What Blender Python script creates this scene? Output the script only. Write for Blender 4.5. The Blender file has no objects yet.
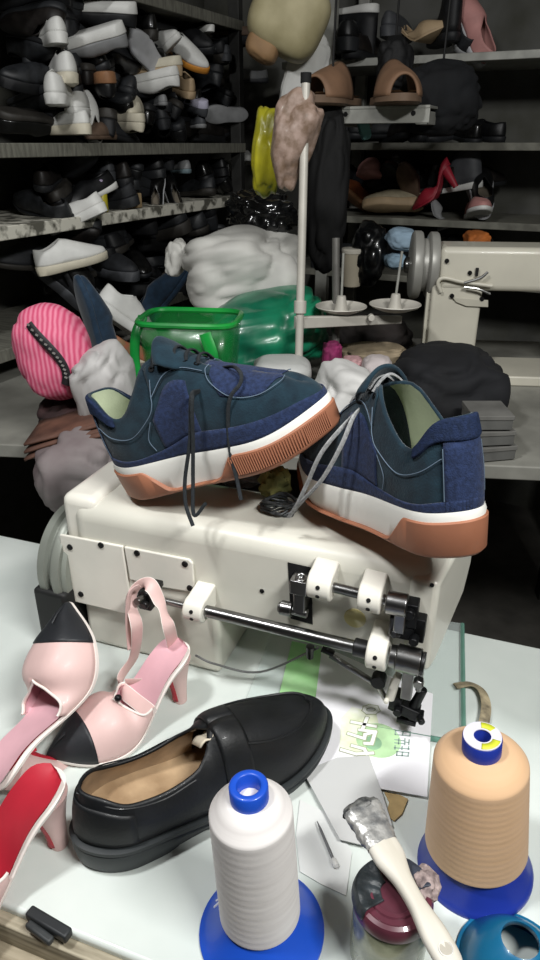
import bpy, bmesh, math, random
from mathutils import Vector, Matrix, noise
V = Vector
SC = bpy.context.scene
COL = SC.collection
R = random.Random(7)
PI = math.pi

# ------------------------------------------------------------------ camera
CAM_Z = 1.37
PITCH = math.radians(26)
F = 690.0
cp, sp = math.cos(PITCH), math.sin(PITCH)
CAM = V((0, 0, CAM_Z))
TZ = 0.75                                   # front table top

def ray(px, py):
    u, v = px - 270.0, 480.0 - py
    return V((u, F * cp + v * sp, -F * sp + v * cp))
def onz(px, py, z):
    d = ray(px, py)
    return CAM + d * ((z - CAM_Z) / d.z)
def ony(px, py, y):
    d = ray(px, py)
    return CAM + d * (y / d.y)
def onplane(px, py, p, n):
    d = ray(px, py)
    return CAM + d * ((p - CAM).dot(n) / d.dot(n))

cd = bpy.data.cameras.new('camera')
cam = bpy.data.objects.new('camera', cd)
COL.objects.link(cam)
cd.sensor_fit = 'VERTICAL'
cd.sensor_height = 36.0
cd.lens = F / 960.0 * 36.0
cd.clip_start = 0.02
cam.location = CAM
cam.rotation_euler = (PI / 2 - PITCH, 0, 0)
SC.camera = cam

# ------------------------------------------------------------------ materials
def srgb(h):
    h = h.lstrip('#')
    out = []
    for i in (0, 2, 4):
        c = int(h[i:i + 2], 16) / 255.0
        out.append(c / 12.92 if c <= 0.04045 else ((c + 0.055) / 1.055) ** 2.4)
    return out
_M = {}
def mat(hexc, rough=0.6, metal=0.0, var=0.12, scale=30.0, bump=0.0, bscale=None, hex2=None,
        trans=0.0, alpha=1.0, sheen=0.0, coat=0.0, stretch=None, detail=4.0, lo=0.35, hi=0.65, spec=0.5, ior=1.45):
    key = (hexc, rough, metal, var, scale, bump, bscale, hex2, trans, alpha, sheen, coat, stretch, detail, lo, hi, spec)
    if key in _M:
        return _M[key]
    m = bpy.data.materials.new('m_%s_%d' % (hexc.strip('#'), len(_M)))
    m.use_nodes = True
    nt = m.node_tree
    b = nt.nodes['Principled BSDF']
    c = srgb(hexc)
    if hex2:
        c2 = srgb(hex2)
    else:
        c2 = [max(0, x * (1 - var * 2)) for x in c]
    tc = nt.nodes.new('ShaderNodeTexCoord')
    mp = nt.nodes.new('ShaderNodeMapping')
    if stretch:
        mp.inputs['Scale'].default_value = stretch
    nt.links.new(tc.outputs['Object'], mp.inputs['Vector'])
    nz = nt.nodes.new('ShaderNodeTexNoise')
    nz.inputs['Scale'].default_value = scale
    nz.inputs['Detail'].default_value = detail
    nt.links.new(mp.outputs['Vector'], nz.inputs['Vector'])
    cr = nt.nodes.new('ShaderNodeValToRGB')
    cr.color_ramp.elements[0].position = lo
    cr.color_ramp.elements[1].position = hi
    cr.color_ramp.elements[0].color = (*c2, 1)
    cr.color_ramp.elements[1].color = (*c, 1)
    nt.links.new(nz.outputs['Fac'], cr.inputs['Fac'])
    nt.links.new(cr.outputs['Color'], b.inputs['Base Color'])
    b.inputs['Roughness'].default_value = rough
    b.inputs['Metallic'].default_value = metal
    b.inputs['Specular IOR Level'].default_value = spec
    b.inputs['IOR'].default_value = ior
    if trans: b.inputs['Transmission Weight'].default_value = trans
    if alpha < 1: b.inputs['Alpha'].default_value = alpha
    if sheen: b.inputs['Sheen Weight'].default_value = sheen
    if coat: b.inputs['Coat Weight'].default_value = coat
    if bump:
        n2 = nt.nodes.new('ShaderNodeTexNoise')
        n2.inputs['Scale'].default_value = bscale or scale * 4
        n2.inputs['Detail'].default_value = 3
        nt.links.new(mp.outputs['Vector'], n2.inputs['Vector'])
        bp = nt.nodes.new('ShaderNodeBump')
        bp.inputs['Strength'].default_value = bump
        bp.inputs['Distance'].default_value = 0.002
        nt.links.new(n2.outputs['Fac'], bp.inputs['Height'])
        nt.links.new(bp.outputs['Normal'], b.inputs['Normal'])
    _M[key] = m
    return m

# ------------------------------------------------------------------ mesh builder
def spline(pts, n=8, closed=False):
    pts = [V(p) for p in pts]
    N = len(pts)
    out = []
    segs = N if closed else N - 1
    for i in range(segs):
        if closed:
            p0, p1, p2, p3 = pts[(i - 1) % N], pts[i], pts[(i + 1) % N], pts[(i + 2) % N]
        else:
            p1, p2 = pts[i], pts[i + 1]
            p0 = pts[i - 1] if i > 0 else p1 * 2 - p2
            p3 = pts[i + 2] if i + 2 < N else p2 * 2 - p1
        for k in range(n):
            t = k / n
            out.append(0.5 * (2 * p1 + (p2 - p0) * t + (2 * p0 - 5 * p1 + 4 * p2 - p3) * t * t + (3 * p1 - p0 - 3 * p2 + p3) * t ** 3))
    if not closed:
        out.append(pts[-1])
    return out

def interp(tab, x):
    """Catmull-Rom interpolation in a table of (x, y)"""
    if x <= tab[0][0]: return tab[0][1]
    if x >= tab[-1][0]: return tab[-1][1]
    for i in range(len(tab) - 1):
        x0, y0 = tab[i]; x1, y1 = tab[i + 1]
        if x <= x1:
            t = (x - x0) / (x1 - x0)
            def sl(j):
                if j <= 0 or j >= len(tab) - 1: return (y1 - y0) / (x1 - x0)
                return (tab[j + 1][1] - tab[j - 1][1]) / (tab[j + 1][0] - tab[j - 1][0])
            m0, m1 = sl(i) * (x1 - x0), sl(i + 1) * (x1 - x0)
            return ((2 * t ** 3 - 3 * t * t + 1) * y0 + (t ** 3 - 2 * t * t + t) * m0 + (-2 * t ** 3 + 3 * t * t) * y1 + (t ** 3 - t * t) * m1)
def lin(tab, x):
    if x <= tab[0][0]: return tab[0][1]
    for i in range(len(tab) - 1):
        if x <= tab[i + 1][0]:
            t = (x - tab[i][0]) / max(1e-9, tab[i + 1][0] - tab[i][0])
            return tab[i][1] * (1 - t) + tab[i + 1][1] * t
    return tab[-1][1]
def sstep(a, b, x):
    t = min(1, max(0, (x - a) / (b - a)))
    return t * t * (3 - 2 * t)

class MB:
    def __init__(s):
        s.v, s.f, s.m = [], [], []
    def add(s, vs, fs, mi=0):
        o = len(s.v)
        s.v += [V(p) for p in vs]
        for f in fs:
            s.f.append(tuple(i + o for i in f)); s.m.append(mi)
        return s
    def box(s, c, d, rot=None, mi=0, taper=1.0):
        c = V(c); x, y, z = d[0] / 2, d[1] / 2, d[2] / 2
        vs = []
        for k, tz in ((-z, 1.0), (z, taper)):
            for a, b in ((-x, -y), (x, -y), (x, y), (-x, y)):
                p = V((a * tz, b * tz, k))
                vs.append(c + (rot @ p if rot else p))
        return s.add(vs, [(3, 2, 1, 0), (4, 5, 6, 7), (0, 1, 5, 4), (1, 2, 6, 5), (2, 3, 7, 6), (3, 0, 4, 7)], mi)
    def loft(s, rings, closed=True, cap0=True, cap1=True, mi=0):
        n = len(rings[0]); vs = [p for r in rings for p in r]; fs = []
        for i in range(len(rings) - 1):
            for j in range(n if closed else n - 1):
                k = (j + 1) % n
                fs.append((i * n + j, i * n + k, (i + 1) * n + k, (i + 1) * n + j))
        if closed and cap0: fs.append(tuple(range(n - 1, -1, -1)))
        if closed and cap1: fs.append(tuple((len(rings) - 1) * n + j for j in range(n)))
        return s.add(vs, fs, mi)
    def cyl(s, p0, p1, r0, r1=None, n=24, caps=True, mi=0):
        r1 = r0 if r1 is None else r1
        p0, p1 = V(p0), V(p1)
        ax = (p1 - p0).normalized()
        a = ax.orthogonal().normalized(); b = ax.cross(a)
        rings = [[p + (a * math.cos(2 * PI * j / n) + b * math.sin(2 * PI * j / n)) * r for j in range(n)] for p, r in ((p0, r0), (p1, r1))]
        return s.loft(rings, True, caps, caps, mi)
    def tube(s, pts, r, n=8, closed=False, mi=0, flat=1.0, up=None):
        pts = [V(p) for p in pts]; N = len(pts); rings = []
        nrm = None
        for i, p in enumerate(pts):
            if closed: t = pts[(i + 1) % N] - pts[(i - 1) % N]
            else: t = pts[min(i + 1, N - 1)] - pts[max(i - 1, 0)]
            if t.length < 1e-9: t = V((0, 0, 1))
            t.normalize()
            if up is not None:
                nrm = (V(up) - t * V(up).dot(t))
                nrm = nrm.normalized() if nrm.length > 1e-4 else t.orthogonal().normalized()
            elif nrm is None: nrm = t.orthogonal().normalized()
            else:
                nrm = nrm - t * nrm.dot(t)
                nrm = nrm.normalized() if nrm.length > 1e-6 else t.orthogonal().normalized()
            b = t.cross(nrm)
            rr = r(i / max(1, N - 1)) if callable(r) else r
            rings.append([p + (nrm * math.cos(2 * PI * j / n) * flat + b * math.sin(2 * PI * j / n)) * rr for j in range(n)])
        if closed: rings.append(rings[0])
        return s.loft(rings, True, not closed, not closed, mi)
    def lathe(s, prof, o=(0, 0, 0), ax=(0, 0, 1), n=32, mi=0, cap0=True, cap1=True):
        o = V(o); ax = V(ax).normalized(); a = ax.orthogonal().normalized(); b = ax.cross(a)
        rings = [[o + ax * z + (a * math.cos(2 * PI * j / n) + b * math.sin(2 * PI * j / n)) * max(r, 1e-5) for j in range(n)] for r, z in prof]
        return s.loft(rings, True, cap0, cap1, mi)
    def grid(s, fn, nu, nv, mi=0, flip=False):
        vs = [fn(i / nu, j / nv) for i in range(nu + 1) for j in range(nv + 1)]
        fs = []
        for i in range(nu):
            for j in range(nv):
                q = (i * (nv + 1) + j, (i + 1) * (nv + 1) + j, (i + 1) * (nv + 1) + j + 1, i * (nv + 1) + j + 1)
                fs.append(q[::-1] if flip else q)
        return s.add(vs, fs, mi)
    def prism(s, poly, o, ex, ey, ez, h, mi=0):
        """extrude a 2-D outline (list of (x, y)) lying in frame o, ex, ey by h along ez"""
        o, ex, ey, ez = V(o), V(ex), V(ey), V(ez)
        r0 = [o + ex * a + ey * b for a, b in poly]
        r1 = [p + ez * h for p in r0]
        return s.loft([r0, r1], True, True, True, mi)
    def blob(s, c, rad, seed=0, amp=0.15, freq=3.0, nu=28, nv=18, rot=None, mi=0, flat=None, ridged=0.0, power=1.0, st=(1, 1, 1)):
        c = V(c); off = V((seed * 7.31, seed * 3.17, seed * 1.73)); rings = []
        for i in range(nv + 1):
            ph = -PI / 2 + PI * i / nv
            ph = max(-PI / 2 + 0.02, min(PI / 2 - 0.02, ph))
            at = min(1.0, math.cos(ph) * 1.6)
            ring = []
            for j in range(nu):
                th = 2 * PI * j / nu
                d = V((math.cos(ph) * math.cos(th), math.cos(ph) * math.sin(th), math.sin(ph)))
                q = V((d.x * st[0], d.y * st[1], d.z * st[2]))
                k = 1 + at * amp * noise.noise(d * freq * .7 + off)
                if ridged:
                    n1 = abs(noise.noise(q * freq + off * 1.7)); n2 = abs(noise.noise(q * freq * 2.3 + off * 2.9))
                    k -= at * ridged * (max(0, 1 - 2.4 * n1) ** 1.5 * .6 + max(0, 1 - 2.6 * n2) ** 1.5 * .14)
                p = V([math.copysign(abs(x_) ** power, x_) for x_ in d])
                p = V((p.x * rad[0], p.y * rad[1], p.z * rad[2])) * k
                if rot: p = rot @ p
                if flat is not None: p.z = max(p.z, flat)
                ring.append(c + p)
            rings.append(ring)
        return s.loft(rings, True, True, True, mi)

def obj(name, mb, mats, parent=None, bevel=0.0, sub=0, solid=0.0, smooth=40, world=False, weld=0.0, soff=-1.0, bseg=3):
    me = bpy.data.meshes.new(name)
    vs = mb.v
    if world and parent is not None:
        inv = parent['_inv_m'] if False else INV[parent.name]
        vs = [inv @ p for p in vs]
    me.from_pydata([tuple(p) for p in vs], [], mb.f)
    if not isinstance(mats, (list, tuple)): mats = [mats]
    for m in mats: me.materials.append(m)
    me.polygons.foreach_set('material_index', mb.m)
    bm = bmesh.new(); bm.from_mesh(me)
    if weld: bmesh.ops.remove_doubles(bm, verts=bm.verts, dist=weld)
    bmesh.ops.recalc_face_normals(bm, faces=bm.faces)
    bm.to_mesh(me); bm.free()
    if smooth:
        me.shade_smooth()
        if smooth < 180: me.set_sharp_from_angle(angle=math.radians(smooth))
    o = bpy.data.objects.new(name, me)
    COL.objects.link(o)
    if parent is not None: o.parent = parent
    if solid:
        md = o.modifiers.new('solid', 'SOLIDIFY'); md.thickness = solid; md.offset = soff
    if bevel:
        md = o.modifiers.new('bevel', 'BEVEL'); md.width = bevel; md.segments = bseg; md.limit_method = 'ANGLE'; md.angle_limit = math.radians(38)
    if sub:
        md = o.modifiers.new('sub', 'SUBSURF'); md.levels = sub; md.render_levels = sub
    return o
INV = {}
def tag(o, label, cat, group=None, kind=None):
    if label: o['label'] = label
    if cat: o['category'] = cat
    if group: o['group'] = group
    if kind: o['kind'] = kind
    return o
def thing(name, label, cat, M=None, group=None):
    o = bpy.data.objects.new(name, None)
    o.empty_display_size = 0.03
    COL.objects.link(o)
    M = M if M is not None else Matrix.Identity(4)
    o.matrix_world = M
    INV[o.name] = M.inverted()
    return tag(o, label, cat, group)
def frame(o, x, z=None, y=None):
    """matrix with origin o, local X along x, local Z as near z as possible"""
    x = V(x).normalized(); z = V(z or (0, 0, 1))
    y = z.cross(x).normalized(); z = x.cross(y)
    M = Matrix.Identity(4)
    for i in range(3):
        M[i][0], M[i][1], M[i][2], M[i][3] = x[i], y[i], z[i], V(o)[i]
    return M
def rotz(a): return Matrix.Rotation(a, 3, 'Z')
def dup(root, M, label=None, group=None, mats=None):
    """copy of a thing with copies of its parts and sub-parts"""
    r = root.copy(); COL.objects.link(r); r.matrix_world = M
    if label: r['label'] = label
    if group: r['group'] = group
    elif 'group' in r: del r['group']
    for ch in list(root.children):
        c = ch.copy(); COL.objects.link(c); c.parent = r
        if mats and ch.name.split('.')[0] in mats:
            c.data = recol(ch.data, mats[ch.name.split('.')[0]])
        for g in ch.children:
            d = g.copy(); COL.objects.link(d); d.parent = c
    return r
_RC = {}
def recol(me, m):
    k = (me.name, m.name)
    if k not in _RC:
        n = me.copy(); n.materials.clear(); n.materials.append(m)
        n.polygons.foreach_set('material_index', [0] * len(n.polygons))
        _RC[k] = n
    return _RC[k]

# ------------------------------------------------------------------ shoe surface
class Shoe:
    def __init__(s, L, w, H, st, a, o, caph=0.16, capt=0.3, tp=0.12, hp=0.03, skew=0.0, rise=None, bulge=0.0, tpow=2.0, ap=0.8):
        s.L, s.wt, s.Ht, s.stt, s.at, s.ot = L, w, H, st, a, o
        s.caph, s.capt, s.tp, s.hp, s.skew, s.rise, s.bulge, s.tpow, s.ap = caph, capt, tp, hp, skew, rise, bulge, tpow, ap
    def w(s, u):
        r = interp(s.wt, u)
        if u < s.caph: r *= math.sqrt(max(0, 1 - (1 - u / s.caph) ** 2))
        if u > 1 - s.capt: r *= max(0, 1 - (1 - (1 - u) / s.capt) ** s.tpow) ** 0.5
        return r
    def zoff(s, u): return interp(s.rise, u) if s.rise else 0.0
    def st(s, u): return lin(s.stt, u) if len(s.stt) < 3 else interp(s.stt, u)
    def P(s, side, th, t):
        u = (1 - math.cos(th)) / 2
        w = s.w(u); a = min(1, max(0, interp(s.at, u))); o = interp(s.ot, u); ph = t * PI / 2
        la = max(0, math.cos(ph)) ** s.ap; ha = math.sin(ph)
        lw = 1 + s.bulge * math.sin(PI * t) - (1 - o) * t ** 2; hw = t
        lat = lw + (la - lw) * a; ht = hw + (ha - hw) * a
        z0 = s.st(u); z = z0 + (interp(s.Ht, u) - z0) * ht
        x = u * s.L
        if u > 0.6: x -= sstep(0.6, 1, u) * (x - 0.6 * s.L) * s.tp * (1 - math.cos(ph))
        if u < 0.2: x += s.hp * s.L * sstep(0.2, 0, u) * (t ** 2)
        return V((x, side * w * lat + s.skew * math.sin(PI * u), z + s.zoff(u)))
    def S(s, side, th, t, off=0.0):
        p = s.P(side, th, t)
        if off:
            e = 0.02
            a = s.P(side, min(PI, th + e), t) - s.P(side, max(0, th - e), t)
            if th < e: a = s.P(side, th + e, t) - s.P(-side, th + e, t); a.z = 0
            if th > PI - e: a = s.P(-side, th - e, t) - s.P(side, th - e, t); a.z = 0
            b = s.P(side, th, min(1, t + e)) - s.P(side, th, max(0, t - e))
            n = a.cross(b) * (-side)
            if n.length > 1e-12: p = p + n.normalized() * off
        return p
    @staticmethod
    def th(u): return math.acos(max(-1, min(1, 1 - 2 * u)))
    def upper(s, n=40, nt=12, off=0.0, u0=0.0, u1=1.0, t0=0.0, t1=1.0, mi=0):
        mb = MB(); a, b = s.th(u0), s.th(u1)
        rng = [a + (b - a) * i / n for i in range(n + 1)]
        for side in (-1, 1):
            mb.grid(lambda i, j: s.S(side, a + (b - a) * i, t0 + (t1 - t0) * j, off), n, nt, mi, flip=side > 0)
        return mb
    def panel(s, mb, side, u0, u1, lo, hi, off, nu=16, nt=6, mi=0):
        a, b = s.th(u0), s.th(u1)
        def fn(i, j):
            th = a + (b - a) * i; u = (1 - math.cos(th)) / 2
            l = lo(u) if callable(lo) else lo; h = hi(u) if callable(hi) else hi
            return s.S(side, th, l + (h - l) * j, off)
        return mb.grid(fn, nu, nt, mi, flip=side > 0)
    def ring(s, e, zf, n=40):
        """closed outline of the sole grown by e, at height zf(u)"""
        pts = []
        for side, seq in ((-1, range(0, n)), (1, range(n, 0, -1))):
            for i in seq:
                u = (1 - math.cos(PI * i / n)) / 2
                w = s.w(u)
                k = math.sin(PI * i / n)
                pts.append(V((u * s.L - e * math.cos(PI * i / n), side * (w + e * (k ** 0.5 if k > 0 else 0)) + s.skew * math.sin(PI * u), zf(u) + s.zoff(u))))
        return pts
    def slab(s, mb, levels, n=40, mi=0, cap0=True, cap1=True):
        rings = [s.ring(e, zf, n) for e, zf in levels]
        mb.loft(rings, True, False, False, mi)
        N = 2 * n
        for on, r in ((cap0, rings[0]), (cap1, rings[-1])):
            if not on: continue
            vs = r; fs = []
            # strip between right side i and left side N-i
            for i in range(0, n):
                q = (i, i + 1, (N - i - 1) % N, (N - i) % N)
                q = tuple(dict.fromkeys(q))
                fs.append(q)
            mb.add(vs, fs, mi)
        return mb
    def insole(s, mb, e, z, u0=0.0, u1=1.0, n=30, mi=0):
        vs = []
        for i in range(n + 1):
            u = u0 + (u1 - u0) * i / n
            w = max(0.0005, s.w(u) + e)
            for k in range(7):
                f = -1 + 2 * k / 6
                x = u * s.L
                vs.append(V((x + (0.004 if u < 0.02 else 0), f * w + s.skew * math.sin(PI * u), (z(u) if callable(z) else z) + s.zoff(u) + 0.004 * f * f)))
        fs = [(i * 7 + k, (i + 1) * 7 + k, (i + 1) * 7 + k + 1, i * 7 + k + 1) for i in range(n) for k in range(6)]
        return mb.add(vs, fs, mi)
# ------------------------------------------------------------------ front table and sewing machine
ATOP = 0.22                                             # arm top above the table
PR = onz(437, 572, TZ + ATOP); PL = onz(66, 503, TZ + ATOP)
EX = (PR - PL); EX.z = 0; MLEN = EX.length; EX.normalize()
EY = V((-EX.y, EX.x, 0)); EZ = V((0, 0, 1))
MO = V((PR.x, PR.y, TZ))
MM = frame(MO, EX)
MI = MM.inverted()
def fl(px, py, off=0.0):
    """photo point on the machine's front plane (off metres in front of it), machine coordinates"""
    return MI @ onplane(px, py, MO - EY * off, EY)
def tl(px, py, z=0.0):
    return MI @ onz(px, py, TZ + z)

white_metal = mat('#d9d7cb', 0.32, 0, 0.05, 9, 0.03, 120, coat=0.25)
white_part = mat('#e6e3d8', 0.35, 0, 0.05, 14, 0.03, 100, coat=0.2)
steel = mat('#8d8d8c', 0.28, 1.0, 0.12, 40, 0.05, 300)
steel_dark = mat('#4a4a4b', 0.36, 0.9, 0.2, 50, 0.05, 200)
black_ox = mat('#17181a', 0.42, 0.5, 0.2, 60)
screw_m = mat('#2b2b2c', 0.4, 0.8, 0.2, 80)
hole_m = mat('#0e0e0f', 0.8, 0, 0.1, 10)

tab_m = mat('#dde3de', 0.38, 0, 0.04, 5, 0.02, 200, hex2='#c9d1cc', coat=0.15)
tt = thing('sewing_table', 'white laminate sewing table top with worn front edge under the machine', 'table', MM)
fe = tl(53, 925); yf = fe.y
xl, xr, yb = -0.86, 0.15, tl(475, 634).y
# z of the table top is 0 in machine coordinates
t = MB().box(((xl + xr) / 2, (yf + yb) / 2, -0.014), (xr - xl, yb - yf, 0.028))
obj('table_top', t, tab_m, tt, bevel=0.004)
t = MB().box(((xl + xr) / 2, yf - 0.006, -0.022), (xr - xl, 0.012, 0.03))
obj('edge_strip', t, mat('#b3aa94', 0.6, 0, 0.2, 14, 0.2, hex2='#7d7461', stretch=(1, 12, 12)), tt, bevel=0.002)
t = MB().box(((xl + xr) / 2, yf - 0.026, -0.046), (xr - xl - 0.02, 0.03, 0.024))
obj('drawer_rail', t, mat('#a79c86', 0.65, 0, 0.2, 12, 0.2, hex2='#786d58', stretch=(1, 10, 10)), tt, bevel=0.002)
leg_m = mat('#8e9290', 0.5, 0.3, 0.1, 10)
for x in (xl + 0.08, xr - 0.08):
    for y in (yf + 0.08, yb - 0.06):
        obj('leg', MB().box((x, y, -0.39), (0.04, 0.04, 0.72)), leg_m, tt, bevel=0.003)

# --- machine body
mc = thing('sewing_machine', 'large cream industrial arm sewing machine with two navy sneakers on its top', 'sewing machine', MM)
AD = 0.125                                              # arm depth
zb_arm = fl(300, 641).z
xL = -MLEN
b = MB().box((xL / 2 , AD / 2, (zb_arm + ATOP) / 2), (MLEN, AD, ATOP - zb_arm))
arm = obj('arm', b, white_metal, mc, bevel=0.022, bseg=6)
# raised cap at the far left end of the arm
b = MB().box((xL + 0.012, AD / 2 + 0.004, (zb_arm + ATOP) / 2 + 0.006), (0.052, AD - 0.004, ATOP - zb_arm + 0.002))
obj('end_cap', b, white_part, mc, bevel=0.012, bseg=4)
# column down to the table on the left
x0, x1 = fl(80, 600).x, fl(217, 640).x
b = MB().box(((x0 + x1) / 2, AD / 2 + 0.004, (zb_arm + 0.02) / 2), (x1 - x0, AD - 0.004, zb_arm + 0.02))
obj('column', b, white_metal, mc, bevel=0.008, bseg=4)
# head on the right: a front block whose underside slopes
hx0 = fl(404, 640).x; hx1 = 0.0
zlow = fl(424, 672).z
side = [(-0.004, ATOP - 0.012), (-0.004, zlow + 0.004), (0.02, zlow), (AD - 0.012, zlow + 0.04), (AD + 0.004, zlow + 0.075), (AD + 0.004, ATOP - 0.012), (AD / 2, ATOP - 0.002)]
b = MB().loft([[V((hx0, y_, z_)) for y_, z_ in side], [V((hx1 + .004 + .026 * max(0, y_) / AD, y_, z_)) for y_, z_ in side]])
obj('head', b, white_metal, mc, bevel=0.006, bseg=4)
# hexagon screw and drilled holes
def screw(px, py, off=0.001, r=0.0042, h=0.003, par=None, m=None, name='screw', nx=V((0, -1, 0))):
    c = fl(px, py, off)
    mb = MB().cyl(c, c + nx * h, r, r * 0.9, 14)
    mb.cyl(c + nx * h, c + nx * (h + 0.0003), r * 0.5, r * 0.5, 6)
    return obj(name, mb, m or screw_m, par or mc, bevel=0.0006)
screw(432, 585, 0.004, 0.0025, 0.001)
screw(262, 591, 0.0, 0.003, 0.001)
# --- two cover plates on the face
def poly_plate(name, pts, off, th, m, bev=0.0015):
    q = [fl(px, py, off) for px, py in pts]
    r0 = [V((p.x, -off, p.z)) for p in q]; r1 = [V((p.x, -off - th, p.z)) for p in q]
    return obj(name, MB().loft([r0, r1]), m, mc, bevel=bev)
pl = poly_plate('cover_plate', [(61, 533), (124, 545), (134, 613), (122, 611), (75, 600), (70, 596)], 0.0, 0.004, white_part)
for px, py in ((70, 547), (101, 545), (81, 594)): screw(px, py, 0.004, 0.0042, 0.0015, pl)
pl2 = poly_plate('cover_plate', [(125.5, 545.5), (190, 558), (194, 562), (196, 591), (158, 585), (131, 578)], 0.0, 0.004, white_part)
for px, py in ((137, 553), (185, 564), (190, 588)): screw(px, py, 0.004, 0.0042, 0.0015, pl2)
# --- shafts, bearing blocks, levers (positions on a plane in front of the face)
SO = 0.030
def sh(px, py, off=SO): return fl(px, py, off)
def shaft(name, a, bb, r, m, off=SO, par=None):
    p, q = sh(*a, off), sh(*bb, off)
    return obj(name, MB().cyl(p, q, r, r, 28), m, par or mc, bevel=0.0008)
A0, A1 = (148, 597), (368, 650)
sA, sB = sh(*A0), sh(*A1)
def on_shaft(px):                                       # point of the long shaft seen at column px
    lo, hi = 0.0, 1.3
    for _ in range(40):
        mid = (lo + hi) / 2
        w = MM @ (sA + (sB - sA) * mid)
        d = w - CAM
        fx = d.dot(V((0, cp, -sp)))
        if 270 + F * d.x / fx < px: lo = mid
        else: hi = mid
    return sA + (sB - sA) * lo
sd = (sB - sA).normalized()
def collar(name, px0, px1, r, m, par=None, n=28, bev=0.001):
    return obj(name, MB().cyl(on_shaft(px0), on_shaft(px1), r, r, n), m, par or mc, bevel=bev)
collar('drive_shaft', 150, 205, 0.0042, steel)
collar('drive_shaft', 205, 372, 0.0072, steel)
collar('shaft_collar', 354, 372, 0.0102, steel_dark)
collar('shaft_collar', 390, 397, 0.0125, steel)
sleeve = collar('shaft_sleeve', 397, 421, 0.0150, steel)
collar('shaft_collar', 421, 425, 0.0125, steel_dark)

def bearing(px0, px1, py_top, r, label=None, onsh=True, c0=None, c1=None):
    """white clamp block: ring round the shaft with a foot running back to the arm face"""
    c0 = c0 or on_shaft(px0); c1 = c1 or on_shaft(px1)
    d = (c1 - c0)
    ring = []
    # outline in the plane across the shaft: half ring in front, straight foot to the face
    out = []
    for i in range(13):
        a = -PI / 2 - 0.25 + (PI + 0.5) * i / 12
        out.append((-math.cos(a) * r, math.sin(a) * r))
    back = -c0.y + 0.001
    out += [(back, r * 0.95 + 0.004), (back, -r * 0.75)]
    mb = MB()
    r0 = [c0 + V((0, a, z)) for a, z in out]; r1 = [c1 + V((0, a, z)) for a, z in out]
    mb.loft([r0, r1])
    o = obj('bearing_block', mb, white_part, mc, bevel=0.0025, bseg=3)
    for zz in (0.35, -0.35):
        cc = (c0 + c1) / 2
        ny = V((0, -math.cos(zz), math.sin(zz) + 0.0)).normalized()
        obj('set_screw', MB().cyl(cc + ny * (r - 0.001), cc + ny * (r + 0.0006), 0.0024, 0.0024, 12), hole_m, o)
    return o
bearing(187, 206, 0, 0.0150)
bearing(368, 388, 0, 0.0185)
# lever clamp at the left end of the shaft
lc = on_shaft(139)
mb = MB().box(lc + V((0, 0.003, 0.0)), (0.017, 0.026, 0.026)).box(lc + V((-0.008, 0.004, -0.006)), (0.012, 0.02, 0.016))
mb.box(lc + V((0.003, 0.008, 0.012)), (0.02, 0.02, 0.008))
mb.cyl(lc + V((0.004, -0.012, 0)), lc + V((0.004, -0.019, 0)), 0.006, 0.006, 6)
obj('shaft_lever', mb, steel_dark, mc, bevel=0.002)
mb = MB(); mb.cyl(lc + V((0.0, -0.008, 0.006)), lc + V((0.0, -0.026, 0.010)), 0.004, 0.0045, 14)
obj('lever_pin', mb, steel, mc, bevel=0.001)

# upper rocker: recess, clamp, short shaft between two blocks
poly_plate('recess', [(288, 562), (311, 567), (313, 624), (291, 618)], -0.0005, 0.0012, hole_m, 0)
U0, U1 = sh(316, 583, 0.022), sh(397, 603, 0.022)
def up(f): return U0 + (U1 - U0) * f
obj('rocker_shaft', MB().cyl(up(-0.02), up(1.02), 0.0058, 0.0058, 24), steel, mc, bevel=0.0006)
bearing(0, 0, 0, 0.0165, c0=up(-0.08), c1=up(0.22))
bearing(0, 0, 0, 0.0165, c0=up(0.55), c1=up(0.83))
c = sh(301, 583, 0.012)
mb = MB().box(c, (0.020, 0.024, 0.018)).box(c + V((0, 0.002, -0.022)), (0.014, 0.018, 0.034))
mb.lathe([(0.0065, 0), (0.0065, 0.004), (0.0035, 0.004), (0.003, 0.001)], c + V((0.001, -0.004, 0.008)), (0, -0.35, 1), 18)
obj('rocker_clamp', mb, steel, mc, bevel=0.002)
c = sh(289, 609, 0.014)
mb = MB().cyl(c + V((-0.010, 0, 0)), c + V((0.004, 0, 0)), 0.0085, 0.0085, 20).cyl(c + V((0.004, 0, 0)), c + V((0.022, 0, -0.001)), 0.0055, 0.0055, 16)
mb.cyl(c + V((-0.013, 0, 0)), c + V((-0.010, 0, 0)), 0.0055, 0.007, 20)
obj('adjusting_knob', mb, steel, mc, bevel=0.001)
# oil window: yellow disc set in the face
c = fl(355, 618, 0.0)
obj('oil_window', MB().lathe([(0.0125, 0), (0.0125, 0.0015), (0.010, 0.0022), (0.0, 0.0026)], c + V((0, 0.0005, 0)), (0, -1, 0), 28),
    mat('#d8cd92', 0.25, 0, 0.06, 12, coat=0.5), mc)
# needle bar rocker at the head
c = sh(398, 604, 0.024)
mb = MB().cyl(c + V((-0.012, 0, 0)), c + V((0.010, 0, 0)), 0.0125, 0.0125, 26)
mb.box(c + V((0.004, 0.002, -0.018)), (0.012, 0.018, 0.03))
obj('rocker_lever', mb, steel, mc, bevel=0.0015)
c = sh(411, 609, 0.014)
mb = MB().box(c + V((0, 0, -0.004)), (0.016, 0.018, 0.030)).cyl(c + V((0, -0.008, 0.002)), c + V((0, -0.016, 0.002)), 0.006, 0.006, 16)
mb.box(c + V((0.010, 0.004, -0.024)), (0.014, 0.016, 0.030)).box(c + V((-0.004, 0.002, -0.028)), (0.02, 0.02, 0.016))
mb.cyl(c + V((0.008, -0.006, -0.030)), c + V((0.008, -0.018, -0.030)), 0.005, 0.005, 12)
obj('needle_bar_linkage', mb, black_ox, mc, bevel=0.0015)
c = sh(396, 624, 0.020)
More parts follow.
